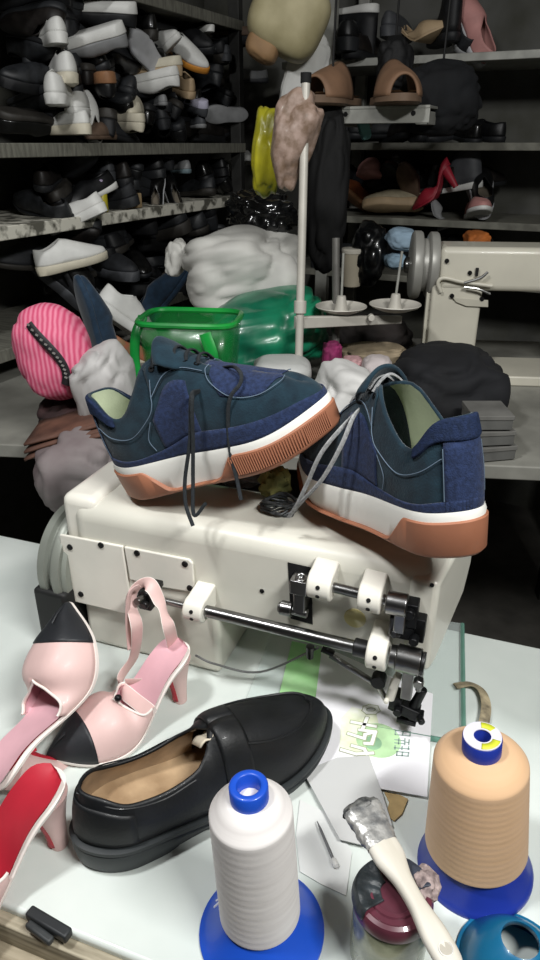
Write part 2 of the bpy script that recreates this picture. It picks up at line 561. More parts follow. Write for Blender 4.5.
mb = MB().box(c, (0.013, 0.014, 0.026), mi=0).cyl(c + V((0, -0.006, -0.006)), c + V((0, -0.012, -0.006)), 0.0045, 0.0045, 14)
obj('linkage_arm', mb, steel_dark, mc, bevel=0.002)
# presser foot assembly below the sleeve
p0 = sh(410, 662, 0.026); p1 = sh(407, 690, 0.020); p2 = sh(402, 712, 0.018)
mb = MB().box((p0 + p1) / 2, (0.012, 0.014, abs(p1.z - p0.z) + 0.012))
mb.cyl(p0 + V((0.012, 0.004, -0.008)), p0 + V((0.012, 0.004, -0.04)), 0.0035, 0.0035, 14)
mb.cyl(sh(420, 677) + V((0, -0.004, 0)), sh(420, 677) + V((0, -0.014, 0)), 0.006, 0.006, 6)
obj('presser_bar', mb, steel, mc, bevel=0.0012)
c = sh(399, 682, 0.026)
q = sh(389, 690, 0.026)
mb = MB().box(c + V((-0.004, 0, 0)), (0.008, 0.010, 0.020), Matrix.Rotation(0.3, 3, 'Y'))
mb.cyl(q + V((0.002, 0, -0.012)), q + V((0.006, 0, 0.016)), 0.0055, 0.005, 14).cyl(q + V((-0.001, -0.004, -0.010)), q + V((-0.001, -0.010, -0.010)), 0.003, 0.003, 10)
obj('guide_bracket', mb, white_part, mc, bevel=0.0015)
fb = sh(404, 712, 0.018)
mb = MB()
mb.box(fb + V((0.0, 0, 0.008)), (0.034, 0.016, 0.014), Matrix.Rotation(0.25, 3, 'Y'))
mb.box(fb + V((-0.010, 0, 0.018)), (0.014, 0.02, 0.016)).box(fb + V((0.014, 0, 0.0)), (0.016, 0.012, 0.010))
mb.cyl(fb + V((0.010, 0, 0.012)), fb + V((0.018, 0, 0.040)), 0.006, 0.005, 14)
mb.cyl(fb + V((0.004, 0.002, -0.006)), fb + V((0.004, 0.002, 0.010)), 0.005, 0.006, 12)
mb.box(fb + V((0.004, -0.002, -0.009)), (0.022, 0.010, 0.006))
mb.cyl(fb + V((-0.006, -0.008, 0.010)), fb + V((-0.006, -0.016, 0.010)), 0.005, 0.005, 12)
mb.cyl(fb + V((0.018, -0.006, 0.004)), fb + V((0.022, -0.014, 0.004)), 0.004, 0.004, 12)
obj('presser_foot', mb, black_ox, mc, bevel=0.0012)
# lifting rod under the long shaft, with its small clamps
a, b2, c2 = sh(298, 650, 0.016), sh(330, 655, 0.016), sh(378, 685, 0.020)
obj('lifting_rod', MB().tube([b2, (b2 + c2) / 2, c2, sh(386, 700, 0.020)], 0.0035, 12), steel, mc)
mb = MB().cyl(sh(310, 646, 0.016), sh(310, 658, 0.016), 0.005, 0.004, 12).cyl(sh(322, 648, 0.016), sh(334, 654, 0.016), 0.0048, 0.004, 12).cyl(sh(327, 646, 0.016), sh(327, 653, 0.016), 0.003, 0.003, 10)
obj('rod_clamp', mb, steel_dark, mc, bevel=0.001)
q = sh(379, 679, 0.022)
obj('rod_joint', MB().cyl(q + V((0, -0.008, 0)), q + V((0, 0.006, 0)), 0.0085, 0.0085, 18), black_ox, mc, bevel=0.001)
# oil-grey wire under the shaft, running to the left
w0 = sh(318, 648, 0.012); w1 = tl(260, 672, 0.03); w2 = tl(215, 664, 0.03)
obj('thread_wire', MB().tube(spline([w0, w1, w2, V((w2.x - 0.03, -0.002, w2.z))], 8), 0.0014, 8), mat('#6d6e6d', 0.5), mc)
# hand wheel beyond the left end
wc = V((xL - 0.012, AD / 2 - 0.012, 0.112))
grey_wheel = mat('#83877f', 0.4, 0.2, 0.1, 12)
prof = [(0.028, 0.0), (0.072, 0.0), (0.075, 0.004), (0.075, 0.010), (0.067, 0.013), (0.067, 0.019), (0.073, 0.022), (0.073, 0.032), (0.064, 0.036), (0.05, 0.040), (0.02, 0.043)]
hw = obj('hand_wheel', MB().lathe(prof, wc, (-1, 0, 0), 56), grey_wheel, mc)
obj('wheel_hub', MB().lathe([(0.02, 0.04), (0.02, 0.052), (0.012, 0.056)], wc, (-1, 0, 0), 32), steel, hw, bevel=0.001)
b = MB().box((xL - .030, .03, .048), (.05, .11, .096))  # plain black block added to fill the dark area under the wheel
obj('dark_block', b, mat('#1b1c1c', .6, 0, .2, 20), mc, bevel=.006)
# belt guard behind the wheel with its dark lettering marks
g = V((xL - 0.010, AD / 2 + 0.0, 0.105))
obj('belt_guard', MB().lathe([(0.078, -.004), (0.080, 0), (0.080, 0.003), (0.07, 0.006), (0.0, 0.007)], g, (-1, 0, 0), 48), mat('#8d9289', 0.5, 0, 0.1, 10), mc)

# ------------------------------------------------------------------ sneakers
suede = mat('#18303c', 0.85, 0, 0.12, 60, 0.35, 500, hex2='#10222d', sheen=0.15, spec=0.25)
denim = mat('#263456', 0.85, 0, 0.2, 240, 0.5, 700, hex2='#1b2640', spec=0.25, sheen=0.1)
mid_white = mat('#eeede6', 0.5, 0, 0.03, 12)
gum = mat('#a56d52', 0.55, 0, 0.06, 16, 0.05, 200)
lining_m = mat('#b7c1a2', 0.8, 0, 0.06, 30, 0.15, 500)
stitch_m = mat('#66788a', 0.8)
lace_dark = mat('#23282c', 0.85, 0, 0.2, 300, 0.4, 900)
lace_grey = mat('#a2a3a3', 0.85, 0, 0.2, 300, 0.4, 900)

def sneaker_shape():
    return Shoe(0.285,
        w=[(0, .030), (.1, .034), (.2, .036), (.4, .036), (.55, .043), (.7, .0475), (.85, .045), (1, .040)],
        st=[(0, .047), (.2, .045), (.4, .043), (.6, .040), (.8, .037), (1, .036)],
        H=[(0, .134), (.07, .130), (.14, .108), (.21, .106), (.30, .128), (.38, .152), (.46, .151), (.54, .138), (.64, .119), (.75, .103), (.86, .086), (.94, .074), (1, .058)],
        a=[(0, 0), (.30, 0.0), (.38, .1), (.47, .8), (.53, 1), (1, 1)],
        o=[(0, .80), (.15, .86), (.31, .82), (.45, .45), (1, .1)], caph=.17, capt=.33, tp=.20, hp=.03, bulge=.05, tpow=2.2,
        rise=[(0, 0.004), (.12, 0), (.65, 0), (.8, .003), (1, .016)])
SK = sneaker_shape()
def sneaker(label, M, lace_m, fore=(.50, .535, .60, .63)):
    s = SK
    root = thing('sneaker', label, 'sneaker', M, 'pair of navy suede sneakers')
    # white midsole: full wall
    mb = MB()
    s.slab(mb, [(-.004, lambda u: .004), (.0005, lambda u: .007), (.002, lambda u: s.st(u) * .55), (.004, lambda u: s.st(u) - .004), (.0025, lambda u: s.st(u) + .001), (-.006, lambda u: s.st(u) + .001)], 60)
    obj('midsole', mb, mid_white, root, smooth=50)
    # gum outsole: tall at the heel and under the forefoot, a thin layer between
    def zg(u):
        hi = s.st(u) - .0075
        k = lin([(0, 1), (.185, 1), (.20, .97), (.275, .08), (.31, 0), (fore[0], 0), (fore[1], .08), (fore[2], .9), (fore[3], 1), (1, 1)], u)
        return .007 + (hi - .007) * k
    mb = MB()
    s.slab(mb, [(-.004, lambda u: 0), (.0015, lambda u: .002), (.0045, lambda u: .006), (.0056, lambda u: zg(u) - .0015), (.004, lambda u: zg(u)), (-.002, lambda u: zg(u) - .0005)], 110, cap1=False)
    osl = obj('outsole', mb, gum, root, smooth=45)
    # ribs on the forefoot wall
    mb = MB()
    for side in (-1, 1):
        k = 0
        u = fore[2]
        while u < .985:
            w = s.w(u); x = u * s.L
            e = .0058
            du = .004
            pts = []
            for z in (.008, zg(u) * .5, zg(u) - .003):
                kk = math.sin(s.th(u)) ** .5
                p = V((u * s.L - e * math.cos(s.th(u)), side * (w + e * kk), z + s.zoff(u)))
                pts.append(p)
            mb.tube(pts, .0009, 5)
            u += .0098 * (1 if u < .9 else .6)
    obj('tread_rib', mb, gum, osl)['kind'] = 'stuff'
    # upper
    mb = s.upper(64, 14)
    obj('upper', mb, suede, root, solid=.003, weld=2e-5, smooth=70)
    # lining and insole
    mb = MB()
    for side in (-1, 1):
        s.panel(mb, side, 0, .45, 0.02, .985, -.0038, 22, 8)
    obj('lining', mb, lining_m, root, weld=2e-5, smooth=80)
    obj('insole', s.insole(MB(), -.004, lambda u: s.st(u) + .010, .01, .7), lining_m, root)
    # padded heel collar
    mb = MB()
    for side in (-1, 1):
        s.panel(mb, side, 0, .155, lambda u: .74 + .6 * u, lambda u: 1.0, .0042, 12, 6)
    rim = []
    obj('heel_collar', mb, mat('#1f2c4a', 0.85, 0, 0.2, 240, 0.5, 700, hex2='#172238', spec=0.25), root, solid=.006, weld=3e-5, smooth=80, sub=1)
    # heel counter strip, foxing band, mid panel, vamp panel
    mb = MB()
    for side in (-1, 1): s.panel(mb, side, 0, .045, 0.03, .76, .0022, 8, 8)
    obj('heel_strip', mb, denim, root, solid=.0012, weld=3e-5, smooth=80)
    mb = MB()
    for side in (-1, 1): s.panel(mb, side, 0, 1, 0.0, lambda u: .13 + .08 * sstep(.3, .9, u), .0022, 70, 4)
    obj('foxing_band', mb, denim, root, solid=.0015, weld=3e-5, smooth=80)
    for side in (-1, 1):
        mb = MB()
        s.panel(mb, side, .34, .535, lambda u: .12, lambda u: .60 - .75 * max(0, .43 - u) * 1.6, .0012, 14, 8)
        obj('side_panel', mb, denim, root, solid=.0008, smooth=80)
    mb = MB()
    for side in (-1, 1):
        s.panel(mb, side, .60, .93, lambda u: .50 + .34 * sstep(.80, .93, u) + .40 * sstep(.66, .60, u), 1.0, .0012, 20, 8)
    obj('vamp_panel', mb, denim, root, solid=.0008, weld=3e-5, smooth=80)
    # eyestay with eyelets
    for side in (-1, 1):
        mb = MB()
        s.panel(mb, side, .375, .625, lambda u: .66 + .10 * sstep(.39, .62, u), lambda u: .955 if u < .585 else .93, .0014, 16, 5)
        es = obj('eyestay', mb, suede, root, solid=.0012, smooth=80)
        for k in range(5):
            u = .405 + .043 * k
            p = s.S(side, s.th(u), .875, .0016); n = (s.S(side, s.th(u), .875, .004) - p).normalized()
            obj('eyelet', MB().lathe([(.0032, 0), (.0032, .001), (.0016, .001), (.0016, -.0005)], p, n, 12), black_ox, es)
    # stitch lines
    mb = MB()
    for side in (-1, 1):
        def line(pts, r=.0005):
            mb.tube(spline([s.S(side, s.th(u), t, .0024) for u, t in pts], 6), r, 5)
        line([(.05, .60), (.12, .585), (.22, .555), (.33, .555), (.365, .60), (.375, .68), (.39, .80)])
        line([(.375, .66), (.45, .70), (.52, .74), (.60, .78)])
        line([(.047, .14), (.046, .4), (.046, .70)])
        line([(.615, .93), (.61, .80), (.63, .64), (.70, .50), (.80, .50), (.90, .66), (.935, .85)])
        line([(.30, .16), (.29, .35), (.33, .5)])
    obj('stitching', mb, stitch_m, root)
    # tongue standing up out of the throat
    def tongue(i, j):
        u = .585 - .15 * i
        f = 2 * j - 1
        y = f * (.018 + .013 * sstep(.2, .8, i)) * (1 - .12 * sstep(.85, 1, i) * f * f)
        z = interp(s.Ht, max(u, .45)) - .001 + lin([(0, 0), (.5, .003), (.75, .010), (1, .020)], i) - (.004 + .016 * i) * abs(f) ** 2.2 - .006 * sstep(.8, 1, i) * f * f
        return V((u * s.L, y, z))
    obj('tongue', MB().grid(tongue, 14, 8), suede, root, solid=.005, soff=0, smooth=80, sub=1)
    # laces across the throat
    mb = MB()
    for k in range(5):
        u = .41 + .043 * k
        a, b = s.S(-1, s.th(u), .875, .002), s.S(1, s.th(u + .022), .875, .002)
        m_ = (a + b) / 2; m_.z = max(interp(s.Ht, u), a.z) + .007
        mb.tube(spline([a, a * .5 + m_ * .5 + V((0, 0, .003)), m_, b * .5 + m_ * .5 + V((0, 0, .003)), b], 5), .0026, 6, flat=.6, up=(0, 0, 1))
    obj('lace', mb, lace_m, root)
    return root

# left sneaker: heel on the machine, toe resting on the other shoe
h0 = onz(131, 508, TZ + ATOP); 
h0 = h0 + V((0.0, 0.035, 0.002))
toe = ony(345, 437, h0.y - 0.085)
XL = (toe - h0)
ML = frame(h0 + V((0, 0, 0)), XL, z=V((0.0, -0.05, 1)))
left_sn = sneaker('left navy suede sneaker in side view, its toe raised on the other sneaker', ML, lace_dark)
# right sneaker seen from behind
r0 = ony(474, 560, .545)
MRt = frame(r0, V((-.47, .88, -.16)), z=V((-.02, 0, 1)))
right_sn = sneaker('right navy suede sneaker seen from behind, heel at the head of the machine', MRt, lace_grey, (.84, .87, .92, .94))
# loose lace ends
def wlace(name, pts, root, m, r=0.0022):
    return obj(name, MB().tube(spline(pts, 10), r, 8, flat=.55, up=(0.3, -1, 0)), m, root, world=True)
def lp(px, py, y): return ony(px, py, y)
yl = h0.y - 0.078
wlace('lace_end', [lp(206, 392, yl + .03), lp(197, 391, yl), lp(191, 398, yl - .012), lp(190, 440, yl - .014), lp(185, 480, yl - .016), lp(186, 505, yl - .024), lp(193, 526, yl - .034)], left_sn, lace_dark)
wlace('lace_end', [lp(210, 390, yl + .03), lp(196, 393, yl - .002), lp(192, 402, yl - .014), lp(193, 445, yl - .016), lp(193, 480, yl - .018), lp(194, 515, yl - .030), lp(206, 503, yl - .026)], left_sn, lace_dark)
wlace('lace_loop', [lp(213, 372, yl + .045), lp(222, 368, yl + .03), lp(234, 367, yl + .01), lp(241, 374, yl), lp(240, 384, yl - .01), lp(231, 396, yl - .015), lp(228, 415, yl - .016), lp(230, 450, yl - .018), lp(237, 480, yl - .024), lp(241, 500, yl - .032)], left_sn, lace_dark)
wlace('lace_end', [lp(366, 404, .70), lp(354, 416, .655), lp(342, 444, .640), lp(323, 478, .640), lp(303, 500, .650), lp(292, 513, .668)], right_sn, lace_grey, .0026)
wlace('lace_end', [lp(362, 408, .70), lp(347, 422, .660), lp(322, 452, .645), lp(307, 484, .650), lp(298, 503, .655), lp(289, 517, .664)], right_sn, lace_grey, .0026)
# ------------------------------------------------------------------ things lying on the front table
def tw(px, py, z=0.0): return onz(px, py, TZ + z)
def flatpoly(pix, z): return [onz(px, py, TZ + z) for px, py in pix]
def slabw(name, pts, th, m, parent=None, bevel=0.0, smooth=30):
    r1 = [p + V((0, 0, th)) for p in pts]
    return obj(name, MB().loft([pts, r1]), m, parent, bevel=bevel, smooth=smooth, world=parent is not None)
def arc(c, r, a0, a1, n): return [(c[0] + r * math.cos(a0 + (a1 - a0) * i / n), c[1] + r * math.sin(a0 + (a1 - a0) * i / n)) for i in range(n + 1)]

# glass sheet with a green edge; local frame at its right back corner
g0, g1 = tw(462, 626), tw(463, 738)
gd = (g1 - g0); gl = gd.length + .012; gd.normalize(); gx = V((-gd.y, gd.x, 0)); gx = gx if gx.x < 0 else -gx
GM = Matrix.Identity(4)
for i in range(3): GM[i][0], GM[i][1], GM[i][2], GM[i][3] = gx[i], gd[i], (0, 0, 1)[i], (g0 + V((0, 0, .0006)))[i]
gt = thing('glass_sheet', 'clear glass sheet with a green edge lying under the machine head', 'glass', GM)
gw = 0.26
out = [(0, 0)] + [(0.02 - 0.02 * math.cos(a * PI / 16), gl - .02 + .02 * math.sin(a * PI / 16)) for a in range(9)] + [(gw, gl), (gw, 0)]
gm = bpy.data.materials.new('m_glass'); gm.use_nodes = True
pb = gm.node_tree.nodes['Principled BSDF']
pb.inputs['Base Color'].default_value = (*srgb('#e3efec'), 1); pb.inputs['Roughness'].default_value = .06
pb.inputs['Alpha'].default_value = .22; pb.inputs['IOR'].default_value = 1.5
ge = mat('#6f9c8c', 0.2, 0, .1, 20, trans=.15)
obj('pane', MB().prism(out, (0, 0, 0), (1, 0, 0), (0, 1, 0), (0, 0, 1), .004), gm, gt, smooth=30)
eo = []
for k in range(2):
    pass
edge_pts = [V((x, y, .002)) for x, y in out[:10]] + [V((.10, gl, .002))]
obj('edge', MB().tube(edge_pts, .0034, 8, up=(0, 0, 1)), ge, gt)

# flyer with its green print
FZ = .0052
fp = flatpoly([(322, 646), (421, 690), (433, 694), (427, 797), (318, 778), (310, 745)], FZ)
paper = mat('#efeef2', .6, 0, .02, 6)
flr = slabw('flyer', fp, .0005, paper)
tag(flr, 'white flyer with green round print and large characters under the presser foot', 'flyer')
INV['flyer'] = Matrix.Identity(4)
ink_g = mat('#bfe3b0', .6, 0, .12, 40)
ink_g2 = mat('#9cc7a0', .6, 0, .2, 40)
ink_o = mat('#b0b890', .6, 0, .2, 60)
ink_w = mat('#f4f5f0', .6, 0, .02, 10)
ink_d = mat('#9fb8ae', .6, 0, .15, 60)
def fpix(zx, zy): return (330 + zx / 5.4, 690 + zy / 5.4)            # from the enlarged crop
def fdisc(px, py, r, z, m, name, ri=0.0, a0=0, a1=2 * PI, n=40):
    c = tw(px, py, z); mb = MB()
    inner = [c + V((ri * math.cos(a), ri * math.sin(a), 0)) for a in [a0 + (a1 - a0) * i / n for i in range(n + 1)]]
    outer = [c + V((r * math.cos(a), r * math.sin(a), 0)) for a in [a0 + (a1 - a0) * i / n for i in range(n + 1)]]
    mb.loft([inner, outer], closed=False)
    return obj(name, mb, m, flr, solid=.0001, smooth=0)
fdisc(*fpix(262, 270), .0255, FZ + .0007, ink_g, 'print_circle')
fdisc(*fpix(232, 285), .0100, FZ + .0009, ink_g2, 'print_dot')
# pale green wash behind the characters
pl_ = flatpoly([fpix(*q) for q in ((60, 150), (120, 90), (250, 130), (300, 330), (200, 370), (50, 330))], FZ + .0006)
obj('print_wash', MB().add(pl_, [tuple(range(len(pl_)))]), mat('#dfe6c4', .6, 0, .1, 60, hex2='#eef0e4'), flr, smooth=0)
def stroke(name, zpts, w, z, m, parent=None):
    pts = [tw(*fpix(*q), z) for q in zpts]
    mb = MB()
    for i in range(len(pts) - 1):
        a, b = pts[i], pts[i + 1]; d = (b - a).normalized(); n = V((-d.y, d.x, 0)) * w
        a2, b2 = a - d * w * .8, b + d * w * .8
        mb.add([a2 - n, b2 - n, b2 + n, a2 + n], [(0, 1, 2, 3)])
        mb.v[-1].z += 1e-6 * i; mb.v[-2].z += 1e-6 * i
    return obj(name, mb, m, parent or flr, smooth=0)
glyphs = [
    [[(190, 95), (185, 110), (200, 122), (240, 122), (258, 110), (250, 92), (215, 86), (190, 95)]],
    [[(118, 172), (245, 196)], [(200, 150), (178, 205)]],
    [[(100, 235), (185, 262), (190, 240), (245, 225), (225, 290), (188, 288)], [(160, 215), (245, 225)]],
    [[(62, 322), (140, 345), (230, 340)], [(120, 300), (185, 318), (200, 345)]],
]
for g in glyphs:
    for st_ in g:
        under = stroke('print_character', st_, .0030, FZ + .0010, ink_o)
        stroke('character_fill', st_, .0021, FZ + .0013, ink_w, under)
# small block of dark green characters at the right
bars = [[(355, 218), (435, 226)], [(352, 240), (432, 248)], [(355, 218), (352, 240)], [(435, 226), (432, 248)], [(395, 222), (392, 244)],
        [(350, 268), (400, 274)], [(350, 285), (405, 290)], [(372, 262), (370, 292)], [(405, 262), (403, 296)], [(428, 268), (425, 296)], [(403, 280), (426, 284)],
        [(348, 312), (428, 318)], [(352, 300), (350, 320)], [(390, 305), (388, 322)], [(425, 305), (423, 322)],
        [(362, 332), (425, 338)], [(360, 352), (422, 357)], [(362, 332), (360, 352)], [(425, 338), (422, 357)], [(392, 335), (390, 355)]]
for b_ in bars: stroke('print_line', b_, .0007, FZ + .0009, ink_d)
# green corner of a second printed sheet by the loafer toe
gs = flatpoly([(292, 641), (324, 649), (314, 705), (331, 745), (290, 742), (274, 716)], .0048)
o = slabw('printed_sheet', gs, .0003, mat('#b5e3a8', .6, 0, .1, 18, hex2='#8fd180'))
tag(o, 'bright green printed sheet sticking out behind the black loafer toe', 'paper')

# grey folded card with a clear plastic sleeve and a thin needle tool
gc = flatpoly([(303, 772), (337, 758), (369, 756), (383, 796), (392, 825), (365, 846), (340, 840)], .0066)
card = mat('#c6c7c6', .65, 0, .04, 8)
o = slabw('folded_card', gc, .0008, card)
tag(o, 'pale grey card lying under the brush head beside the white spool', 'card')
gc2 = flatpoly([(300, 800), (330, 815), (352, 852), (346, 896), (322, 885), (300, 872), (296, 835)], .0012)
o = slabw('paper_flap', gc2, .0006, mat('#dadcda', .6, 0, .04, 8))
tag(o, 'off white paper flap lying between the white spool and the glue jar', 'paper')
a, b = tw(317, 821, .006), tw(336, 866, .0045)
nd = thing('sewing_awl', 'thin steel awl lying on paper to the right of the white spool', 'awl', frame(a, b - a))
ll = (b - a).length
obj('shaft', MB().lathe([(.0004, 0), (.0013, .01), (.0015, ll - .008)], (0, 0, 0), (1, 0, 0), 12), mat('#8f9092', .4, .5, .2, 30), nd)
obj('tip', MB().lathe([(.0015, ll - .008), (.0030, ll - .006), (.0030, ll), (.001, ll + .002)], (0, 0, 0), (1, 0, 0), 14), mat('#d8d8d4', .4), nd)
# tan scraps
def scrap(name, pix, z, th, m, label, cat):
    o = slabw(name, flatpoly(pix, z), th, m, bevel=0.0005); tag(o, label, cat); return o
tanm = mat('#c3a877', .8, 0, .15, 60, .2)
scrap('leather_scrap', [(384, 793), (400, 796), (408, 800), (402, 815), (394, 822), (386, 815), (389, 803)], .001, .002, tanm, 'small tan leather scrap on the table below the flyer', 'scrap')
lp0 = [tw(*q, .006) for q in ((455, 686), (470, 684), (481, 690), (486, 704), (484, 722), (478, 738), (473, 752))]
o = obj('leather_strip', MB().tube(spline(lp0, 8), .0065, 10, flat=.22, up=(.3, .3, 1)), mat('#b9ab8c', .75, 0, .15, 60, .2, hex2='#6b6250'))
tag(o, 'curled beige leather strip on the table behind the tan spool', 'strip')
# dark clip at the table's left corner
cpos = tl(62, 936)
M_ = MM @ Matrix.Translation((cpos.x - .004, cpos.y + .006, 0.0))
cl = thing('table_clip', 'small black clip on the front table edge at the lower left', 'clip', M_)
obj('jaw', MB().box((-.010, -.004, .006), (.046, .010, .010), Matrix.Rotation(-.12, 3, 'Z')), mat('#2c2f31', .5, 0, .2, 40), cl, bevel=.002)
obj('lever', MB().box((-.014, -.012, .004), (.03, .007, .007), Matrix.Rotation(-.2, 3, 'Z')), mat('#3c3f40', .5, 0, .2, 40), cl, bevel=.002)

# ------------------------------------------------------------------ thread spools
def winding(r0, r1, z0, z1, m, parent, seed, shoulder=.25, top_r=.019):
    """conical package of cross-wound thread with fine ridges"""
    rr = random.Random(seed); prof = [(r0 - .003, z0), (r0 - .0008, z0 + .001)]
    n = 110
    zs = z1 - (z1 - z0) * shoulder * .45
    for i in range(n + 1):
        t = i / n; z = z0 + .002 + (zs - z0 - .002) * t
        prof.append((r0 + (r1 - r0) * t + .00005 * math.sin(i * .9), z))
    prof += [(r1 - .0012, zs + .0018), (r1 - .005, zs + .006)]
    for i in range(1, 9): 
        t = i / 8; prof.append((r1 - .005 + (top_r - r1 + .005) * t, zs + .006 + (z1 - zs - .006) * t + .001 * math.sin(t * PI)))
    mb = MB().lathe(prof, (0, 0, 0), (0, 0, 1), 72)
    return obj('thread', mb, m, parent, smooth=60)
def thread_mat(c1, c2):
    m = mat(c1, .75, 0, .1, 60, 0.04, 1400, hex2=c2, stretch=(.12, .12, 3.2), sheen=.15, lo=.25, hi=.75)
    return m
def spool(label, loc, cone_m, th_m, rb, hb, r0, r1, H, tube_r, tube_in, tube_m, zt0, group='thread spools', tilt=0.0):
    root = thing('thread_spool', label, 'spool', Matrix.Translation(loc) @ Matrix.Rotation(math.radians(-tilt), 4, 'Y'), group)
    prof = [(rb - .004, 0), (rb, .0015), (rb, .004)]
    for i in range(13):
        t = i / 12; prof.append((rb + (r0 * .86 - rb) * (t ** .75), .005 + (zt0 + .004 - .005) * t))
    prof.append((tube_r, zt0 + .006)); prof.append((tube_r, zt0 + .02))
    obj('cone_base', MB().lathe(prof, n=72), cone_m, root, smooth=50)
    winding(r0, r1, zt0, H - hb, th_m, root, 3, top_r=tube_r + .003)
    tb = MB().lathe([(tube_r - .001, H - .05), (tube_r, H - hb - .004), (tube_r, H - .0012), (tube_r - .0012, H), (tube_in + .001, H), (tube_in, H - .001), (tube_in * .92, H - .03), (tube_in * .9, H - .05)], n=48, cap0=False, cap1=False)
    obj('tube', tb, tube_m, root, smooth=50)
    obj('tube_floor', MB().lathe([(tube_in, H - .034), (0, H - .034)], n=24, cap0=False), tube_m, root)
    return root
blue = mat('#1d4fc0', .35, 0, .06, 10, coat=.2)
navy = mat('#20369a', .4, 0, .08, 10, coat=.15)
wc0 = tw(262, 931)
spw = spool('white thread spool on a bright blue cone in the centre foreground', wc0, blue, thread_mat('#e6e2df', '#d3cecb'), .0545, .014, .0345, .033, .182, .0152, .0092, blue, .030, tilt=3.0)
# printed mark on the cone's left
mb = MB()
def conept(a, t):
    r = .0545 + (.0345 * .86 - .0545) * (t ** .75); return V((r * math.cos(a), r * math.sin(a), .005 + .029 * t + .0006))
for a0, t0, a1, t1 in ((2.70, .30, 2.62, .75), (2.85, .35, 2.74, .78)):
    mb.tube([conept(a0, t0), conept((a0 + a1) / 2, (t0 + t1) / 2), conept(a1, t1)], .0010, 6)
obj('print_mark', mb, mat('#e8e9f2', .5, 0, .02, 10), spw)
tc0 = tw(474, 867)
ts = spool('tan thread spool on a dark blue cone at the right edge', tc0, navy, thread_mat('#d6b18c', '#cfa981'), .053, .016, .046, .040, .170, .0165, .0075, navy, .036, tilt=5.0)
# label ring on top of the tan spool's tube
H = .170
obj('label_ring', MB().lathe([(.0158, H - .0002), (.0158, H + .0006), (.0072, H + .0006), (.0072, H - .0002)], n=48, cap0=False, cap1=False), mat('#d8d6e4', .5, 0, .05, 60), ts)
for a0, a1 in ((-1.9, -.5), (.5, 1.4)):
    mb = MB(); mb.loft([[V((r * math.cos(a0 + (a1 - a0) * i / 10), r * math.sin(a0 + (a1 - a0) * i / 10), H + .0009)) for i in range(11)] for r in (.0085, .0150)], closed=False)
    obj('label_patch', mb, mat('#cfd53a', .5, 0, .05, 60), ts, solid=.0001)
teal = mat('#146a94', .35, 0, .08, 10, coat=.2)
q = tw(513, 968)
root = thing('spool_cone', 'teal blue plastic spool cone in the lower right corner', 'cone', Matrix.Translation(q) @ Matrix.Diagonal((1, 1, .5, 1)))
obj('cone_wall', MB().lathe([(.036, 0), (.044, .001), (.045, .004), (.030, .045), (.018, .075), (.015, .078), (.0145, .07), (.027, .043), (.040, .004)], n=56, cap0=False, cap1=False), teal, root)
obj('rim', MB().lathe([(.044, .0), (.047, .001), (.047, .005), (.044, .006)], n=56, cap0=False, cap1=False), teal, root)

# ------------------------------------------------------------------ glue jar with the brush lying on it
jc = tw(396, 935, 0.0)
JH = .072
jar_top = onz(394, 889, TZ + JH + .014)
jc = V((jar_top.x, jar_top.y, TZ))
jr = thing('glue_jar', 'glass glue jar with a plum lid carrying the flat brush', 'jar', Matrix.Translation(jc))
jrad = .031
glassy = mat('#a3a68c', .25, 0, .35, 40, .05, 80, hex2='#62684f', trans=.15, coat=.6)
obj('jar_body', MB().lathe([(.026, 0), (jrad, .004), (jrad + .0005, .03), (jrad, JH - .010), (jrad - .002, JH - .005), (jrad - .005, JH)], n=56), glassy, jr)
plum = mat('#6d3442', .35, 0, .2, 20, .05, 60, hex2='#4f2833', coat=.25)
lid = obj('lid', MB().lathe([(jrad - .001, JH - .006), (jrad + .001, JH - .004), (jrad + .001, JH + .004), (jrad - .001, JH + .008), (jrad - .004, JH + .0095), (jrad - .006, JH + .008), (jrad - .010, JH + .008), (jrad - .011, JH + .0095), (jrad - .014, JH + .0095), (jrad - .015, JH + .008), (0, JH + .008)], n=64), plum, jr, smooth=35)
# dried dark glue skin on the lid, pinkish fluff on the right
def skin(name, a0, a1, m, seed, parent, rr=(.010, .034), hgt=.006):
    def fn(i, j):
        a = a0 + (a1 - a0) * i; r = rr[0] + (rr[1] - rr[0]) * j
        z = JH + .0105 + hgt * (.5 + .5 * noise.noise(V((a * 3 + seed, r * 90, 0)))) - (0.012 * sstep(.85, 1, j)) - .004 * (1 - j)
        return V((r * math.cos(a), r * math.sin(a), z))
    return obj(name, MB().grid(fn, 20, 10), m, parent, solid=.002, sub=1)
skin('glue_crust', 2.0, 3.75, mat('#343a3e', .45, 0, .4, 60, .5, 200, hex2='#1f2426'), 1.3, jr)
skin('glue_crust', .1, 1.7, mat('#3b4150', .5, 0, .4, 60, .5, 200, hex2='#23272e'), 4.3, jr, (.012, .036))
obj('glue_lump', MB().blob((.028, .010, JH + .006), (.011, .015, .008), 5, .3, 4, 24, 14), mat('#b3a19d', .8, 0, .3, 120, .6, 300, hex2='#6a5d5c'), jr)

